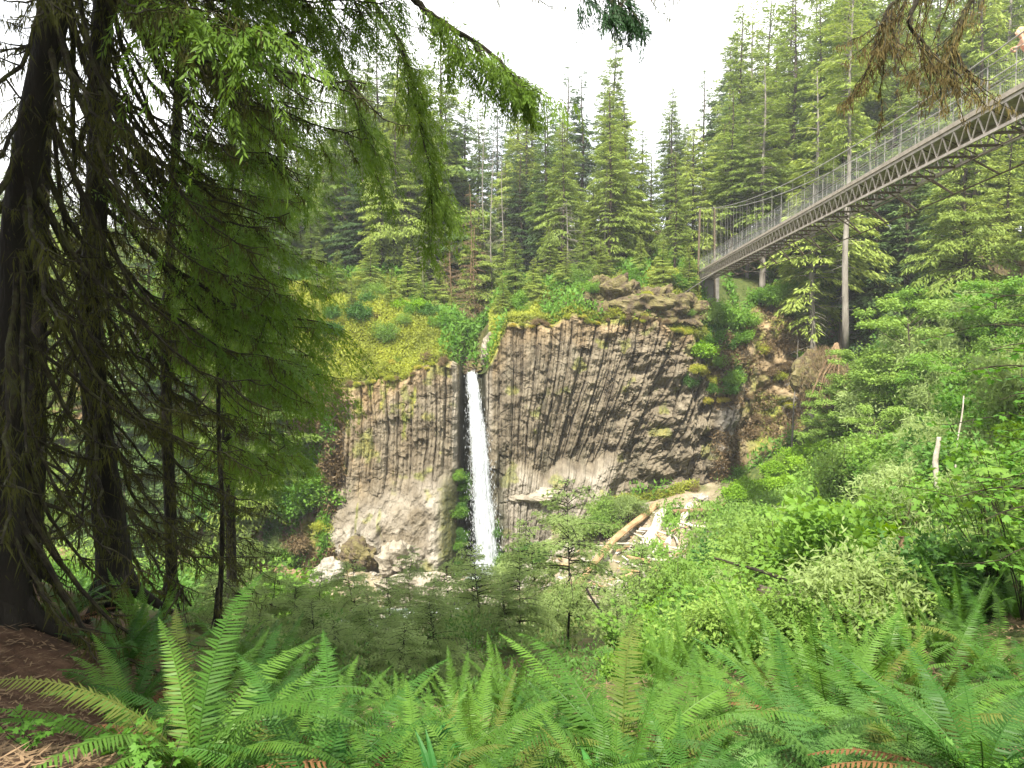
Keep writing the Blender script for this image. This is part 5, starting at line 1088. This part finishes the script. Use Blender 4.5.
def mossy_tree(label, trunk, rad, limbs, seed, crown_at=None, leafy=None, bark='bark_dk', moss='moss', mossn=1., crownH=None):
    g = np.random.default_rng(seed); trunk = np.asarray(trunk, float); O_ = trunk[0].copy(); t = thing('mossy_conifer', label, 'tree', O_); tr_ = trunk - O_
    k = np.linspace(0, len(tr_) - 1, 40); tp = np.stack([np.interp(k, range(len(tr_)), tr_[:, j]) for j in range(3)], 1); rp = np.interp(k, range(len(tr_)), rad)
    tp[:, 0] += .02 * np.sin(k * 3); mb = MB(); mb.tube(tp, rp, 14, .12, seed)
    for q in range(6):
        az = q * 1.05 + .3; r0 = rad[0]; mb.tube(np.array([[0, 0, .5], [math.cos(az) * r0 * 1.2, math.sin(az) * r0 * 1.2, .12], [math.cos(az) * r0 * 3, math.sin(az) * r0 * 3, -.12]]), [r0 * .5, r0 * .4, r0 * .15], 6, .1)
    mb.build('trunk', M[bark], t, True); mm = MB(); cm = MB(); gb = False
    hang_moss(mm, tp, int(2500 * mossn), g, .07, .006, rad[0] * .75)
    for (z_, az, L, drop, rise, r, lf) in limbs:
        i = np.argmin(np.abs(tp[:, 2] - z_)); st = tp[i]; pts = limb_pts(st, az, L, drop, rise, 16, g); b = MB(); b.tube(pts, r * np.linspace(1, .18, 16), 6, .2, seed)
        nt_ = int(3 + L * 5)
        for _ in range(nt_):
            j = g.integers(3, 15); a2 = az + g.normal() * .9; l2 = g.uniform(.15, .5) * min(L, 2.2) * .6; tw = limb_pts(pts[j], a2, l2, g.uniform(.1, .8) * l2, 0, 7, g, .08); b.tube(tw, np.linspace(.007, .002, 7), 4)
            if mossn and lf < 2: hang_moss(mm, tw, int(38 * mossn * l2 / .4), g, .09, .008, .008)
            if lf: gb = True; nn = 5; jj = g.integers(1, 7, nn); sprays(cm, tw[jj][:3], norm(rdir(3, g) * [.7, .7, .2] + [.3 * math.cos(az), .3 * math.sin(az), -.45]), g.uniform(.2, .55, 3), g, 46)
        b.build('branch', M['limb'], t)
        if lf < 2: hang_moss(mm, pts, int(120 * L * mossn), g, .13, .009, .014)
        if lf:
            nn = int(L * 14 * lf); jj = g.integers(6, 16, nn); sprays(cm, pts[jj] + g.normal(size=(nn, 3)) * .02, norm(rdir(nn, g) * [.7, .7, .2] + [.5 * math.cos(az), .5 * math.sin(az), -.45]), g.uniform(.25, .75, nn), g, 60)
    if mm.n: mm.build('hanging_moss', M[moss], t)['kind'] = 'stuff'
    if crownH:
        nb, R_, ht = crownH; hf = g.random(nb); i = (np.interp(hf, [0, 1], [ht, 39.])).astype(int); L = R_ * (1 - .7 * hf) * g.uniform(.6, 1.1, nb); az = g.random(nb) * 6.28; b2 = MB(); bough_stems(b2, tp[i], az, L, np.full(nb, .1), np.full(nb, .4), .012 * L + .01, 6, 4); b2.build('upper_limbs', M['limb'], t)
        boughs(cm, tp[i], az, L, np.full(nb, .1), np.full(nb, .25), .1, .026, 170, g, hang=.15)
    if cm.n: cm.build('crown', M['cedar'], t)
    return t
g = np.random.default_rng(88)
def mk_limbs(z0, z1, n, azc, azs, L0, L1, dr, r=(.012, .028), lf=0, rise=0.):
    return [(g.uniform(z0, z1), g.normal(azc, azs), g.uniform(L0, L1), g.uniform(*dr), rise * g.random(), g.uniform(*r), lf) for _ in range(n)]
# azimuth: 0 = +x (right), pi/2 = away from camera
T2 = [P(116, 606, 7.), P(104, 480, 7.), P(90, 320, 7.), P(97, 120, 7.), P(110, -60, 7.), P(118, -500, 7.1), P(120, -1000, 7.2)]
L2 = mk_limbs(1.0, 6.6, 54, 0., 1.1, .7, 1.8, (.7, 1.9)) + mk_limbs(1, 6, 10, 2.6, .7, .6, 1.5, (.5, 1.4)) + mk_limbs(6.4, 9, 16, .1, .9, 1.1, 2.3, (.7, 2.0))
L2 += mk_limbs(3.4, 7.6, 8, .15, .35, 2.0, 2.7, (.4, 1.6), (.016, .028), 1) + mk_limbs(2.6, 5.4, 4, .2, .35, 1.7, 2.2, (.6, 1.8), (.014, .024), 1)
L2 += [(7.2, .0, 3.9, .3, .0, .03, 1), (8.4, -.05, 4.9, 2.6, 0, .035, 0)]
mossy_tree('second mossy trunk from the left edge, straight, with drooping dead limbs', T2, [.165, .13, .105, .09, .085, .07, .03], L2, 61, crownH=(64, 3.0, 32))
T1 = [P(2, 640, 5.2), P(2, 520, 5.2), P(8, 400, 5.2), P(14, 260, 5.2), P(38, 100, 5.1), P(58, -20, 5.0), P(90, -300, 4.9), P(110, -900, 4.9)]
L1 = mk_limbs(.9, 5.2, 44, .1, 1., .6, 1.5, (.6, 1.8)) + mk_limbs(.5, 4.5, 10, 2.4, .8, .5, 1.3, (.4, 1.2)) + mk_limbs(4.6, 7.4, 22, .2, 1.2, .9, 2.0, (.7, 1.9)) + mk_limbs(5., 7.2, 6, .3, .6, 1.4, 2.2, (.8, 1.6), (.01, .018), 1)
mossy_tree('nearest dark trunk leaning right at the left edge, hung with moss', T1, [.18, .14, .12, .1, .09, .08, .07, .03], L1, 62, crownH=(80, 3.0, 32))
T3 = [P(30, 585, 9), P(36, 400, 9), P(44, 100, 9), P(50, -300, 9), P(52, -700, 9)]
mossy_tree('thinner mossy tree standing between the two nearest trunks', T3, [.12, .11, .1, .08, .03], mk_limbs(1.5, 9.5, 60, .2, 1.3, .8, 2.0, (.6, 1.6), (.01, .02)), 63, crownH=(50, 2.6, 33))
T4 = [P(172, 600, 10.5), P(166, 430, 10.5), P(170, 250, 10.5), P(178, 60, 10.4), P(185, -350, 10.3)]
mossy_tree('slender tree behind the second trunk with green drooping sprays', T4, [.085, .08, .065, .055, .03], mk_limbs(2., 12.5, 36, .1, .8, 1.0, 2.2, (.5, 1.6), (.01, .018), 1) + mk_limbs(1, 11, 34, .3, 1.3, .7, 2.0, (.4, 1.2), (.008, .015)), 64)
T5 = [P(232, 600, 13), P(226, 420, 13), P(230, 200, 13), P(236, 0, 13), P(238, -160, 13)]
mossy_tree('green cedar with drooping sprays left of the mossy cliff slope', T5, [.09, .08, .065, .05, .02], mk_limbs(3.2, 12.8, 36, -.1, 1.2, .8, 1.7, (.4, 1.3), (.01, .018), 1.6), 65, mossn=0.)
T6 = [P(218, 625, 9.5), P(222, 500, 9.5), P(219, 380, 9.4), P(214, 300, 9.4)]
mossy_tree('thin bare pole with moss between the second trunk and the saplings', T6, [.035, .03, .025, .015], mk_limbs(.5, 4, 16, .3, 1.5, .4, 1.1, (.2, .8), (.005, .01)), 66, mossn=.4)
log(P(128, 288, 8.6), P(139, 362, 8.6), .022, .03, 'pale_rock', 'short white broken stem hanging among the mossy limbs', 90, 'branch', 'broken_stem', .5)
# overhanging limb at top centre: from a cedar whose trunk stands above the frame's left
mossy_limbs = []
T7 = [P(-260, 700, 6.0), P(-250, 300, 6.0), P(-235, -100, 6.0), P(-220, -500, 6.0), P(-210, -1100, 6.)]
T7[0][2] = ground(T7[0][0], 6.0)
t7 = mossy_tree('cedar reaching one long limb in across the top of the picture from the left', T7, [.28, .24, .2, .15, .04], mk_limbs(3, 8, 10, 1.2, 1., .8, 1.8, (.5, 1.2)), 67, crownH=(36, 3.0, 28), mossn=.5)
g7 = np.random.default_rng(17); O7 = np.array(t7.location)
def long_limb(parent, O_, pts, r0, r1, twigs, lf, g_, moss=None, mat='limb', bl=.045, bw=.011, per=46, sl=(.15, .42)):
    pts = np.asarray(pts, float) - O_; k = np.linspace(0, len(pts) - 1, 50); pp = np.stack([np.interp(k, range(len(pts)), pts[:, j]) for j in range(3)], 1)
    pp[1:] += np.cumsum(g_.normal(size=(49, 3)) * .006, 0); b = MB(); b.tube(pp, np.linspace(r0, r1, 50), 6, .15); cm = MB(); mm = MB()
    for (k0, k1, n_, l0, l1, dn) in twigs:
        for _ in range(n_):
            j = int(g_.uniform(k0, k1) * 49); T = norm(pp[min(j + 1, 49)] - pp[max(j - 1, 0)]); az = math.atan2(T[1], T[0]) + g_.normal() * .8; l_ = g_.uniform(l0, l1)
            dq = dn * g_.uniform(.6, 1.1); tw = limb_pts(pp[j], az, l_ * (1 - min(dq, 1) * .6), l_ * dq, 0, 8, g_, .16); b.tube(tw, np.linspace(.006, .0015, 8), 4)
            if lf: nn = int(4 + l_ * 10); sprays(cm, tw[g_.integers(0, 8, nn)], norm(rdir(nn, g_) * [.6, .6, .2] + [.25, 0, -.6]), g_.uniform(*sl, nn), g_, per, bl, bw)
            if moss: hang_moss(mm, tw, int(moss * l_ * 130), g_, .08, .007, .012)
    b.build('branch', M['limb'], parent)
    if cm.n: cm.build('sprays', M[lf], parent)
    if mm.n: mm.build('hanging_moss', M['bmoss'], parent)['kind'] = 'stuff'
long_limb(t7, O7, [np.array(O7) + [.1, 0, 7.5], P(150, -220, 6.2), P(405, -12, 6.2), P(440, 22, 6.2), P(500, 66, 6.3), P(520, 84, 6.3)], .05, .006, [(.45, .86, 26, .25, .8, .6), (.8, 1., 10, .15, .35, .5)], 'cedar', g7, sl=(.1, .32), per=34)
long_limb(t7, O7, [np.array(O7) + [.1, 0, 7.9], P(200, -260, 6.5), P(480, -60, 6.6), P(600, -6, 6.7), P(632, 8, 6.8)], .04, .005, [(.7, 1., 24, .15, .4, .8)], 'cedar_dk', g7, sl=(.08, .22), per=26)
long_limb(t7, O7, [np.array(O7) + [.1, 0, 7.2], P(160, -180, 7.6), P(330, -60, 7.8), P(400, 40, 7.9), P(425, 150, 8.), P(430, 190, 8.)], .045, .006, [(.45, 1., 44, .3, .8, .9)], 'cedar', g7, sl=(.12, .4), per=36)
long_limb(t7, O7, [np.array(O7) + [.1, 0, 7.0], P(120, -150, 8.4), P(270, -60, 8.6), P(340, 60, 8.8), P(370, 150, 8.8)], .045, .006, [(.3, 1., 46, .3, .9, .9)], 'cedar', g7, sl=(.12, .4), per=36)
# small drooping bough at the left of the cliff (y ~470)
# right overhang: mossy twigs dropping in at the top right
T8 = [P(1260, 800, 6.5), P(1255, 300, 6.5), P(1240, -100, 6.5), P(1230, -700, 6.5)]; T8[0][2] = ground(T8[0][0], 6.5)
t8 = mossy_tree('old conifer whose brown mossy twigs hang in front of the bridge', T8, [.3, .25, .2, .06], mk_limbs(6, 9, 6, 3.0, .5, .6, 1.0, (.3, .8)), 68, crownH=(40, 2.6, 26), mossn=.5)
O8 = np.array(t8.location); g8 = np.random.default_rng(18)
long_limb(t8, O8, [O8 + [0, 0, 6.8], P(1100, -120, 6.2), P(960, -60, 6.1), P(905, -10, 6.0), P(885, 20, 6.0)], .05, .008, [(.5, 1., 34, .35, 1.0, .97)], None, g8, 1.5)
long_limb(t8, O8, [O8 + [0, 0, 6.6], P(1120, -150, 6.0), P(1010, -70, 5.9), P(965, -4, 5.8), P(945, 40, 5.8), P(963, 70, 5.8)], .045, .006, [(.5, 1., 26, .2, .7, .95)], None, g8, 1.2)
long_limb(t8, O8, [O8 + [0, 0, 6.5], P(1080, -90, 5.8), P(930, -40, 5.7), P(915, 20, 5.7), P(940, 55, 5.7), P(968, 72, 5.7)], .03, .005, [(.5, 1., 14, .2, .5, .95)], None, g8, 1.2)
# vine maple leaning in from the right edge
def vinemaple(base_, tips, label, seed, n=46):
    g_ = np.random.default_rng(seed); t = thing('vine_maple', label, 'tree', base_); mb = MB(); lb = MB(); b0 = np.asarray(base_, float)
    for q_ in tips:
        q_ = np.asarray(q_) - b0; k = np.linspace(0, 1, 16)[:, None]; c1 = np.array([0, 0, q_[2] * 1.0 + .4]); pts = (1 - k)**2 * 0 + 2 * k * (1 - k) * c1 + k**2 * q_; mb.tube(pts, np.linspace(.022, .003, 16), 5)
        for _ in range(9):
            j = g_.integers(6, 16); az = g_.random() * 6.28; tw = limb_pts(pts[j], az, g_.uniform(.2, .5), g_.uniform(-.05, .15), 0, 5, g_, .05); mb.tube(tw, np.linspace(.004, .0015, 5), 4)
            m = n // 9 + 2; kk = g_.uniform(0, 4, m); p = np.stack([np.interp(kk, range(5), tw[:, i]) for i in range(3)], 1); d = norm(rdir(m, g_) * [1, 1, .25] + [0, 0, -.15]); maple_leaves(lb, p + d * .03, d, norm(np.array([0, 0, 1.]) + .3 * g_.normal(size=(m, 3))), .055, g_)
    mb.build('stems', M['limb'], t); lb.build('leaves', M['maple'], t); return t
b9 = G(1130, 6.5)
vinemaple(b9, [P(960, 330, 6.3), P(985, 300, 6.0), P(965, 372, 6.4), P(1000, 400, 5.8), P(950, 425, 6.2), P(1010, 455, 5.6), P(990, 350, 5.6), P(1020, 320, 6.5)], 'vine maple with bright lobed leaves leaning in from the right edge', 71)
b9 = G(1110, 5.2); vinemaple(b9, [P(955, 498, 5.2), P(985, 520, 5.0), P(1010, 480, 5.1), P(1000, 560, 5.0)], 'lower vine maple spray at the right edge above the thimbleberry', 72, 36)
# spare prototypes that were never placed are removed
for d_ in (PR, SH, FN):
    for k_, o_ in d_.items():
        if o_.name not in USED and o_.get('label') in ('', None, o_.name) or o_.name not in USED:
            for c_ in list(o_.children): bpy.data.objects.remove(c_)
            bpy.data.objects.remove(o_)

# ------------------------------------------------------------------ thin haze, added to lift the blacks of the far trees
mb = MB(); mb.box([0, 85, 25], [330, 0, 0], [0, 280, 0], [0, 0, 75]); 
hm, ht_, ho = _nodes('haze_air'); hv = ht_.nodes.new('ShaderNodeVolumePrincipled'); hv.inputs['Color'].default_value = (.9, .94, 1, 1); hv.inputs['Density'].default_value = .0005; hv.inputs['Anisotropy'].default_value = .2
ht_.links.new(hv.outputs[0], ho.inputs['Volume'])
tag(mb.build('haze', hm), 'thin bright haze in the gorge', None, None, 'stuff')
sc.cycles.volume_bounces = 0
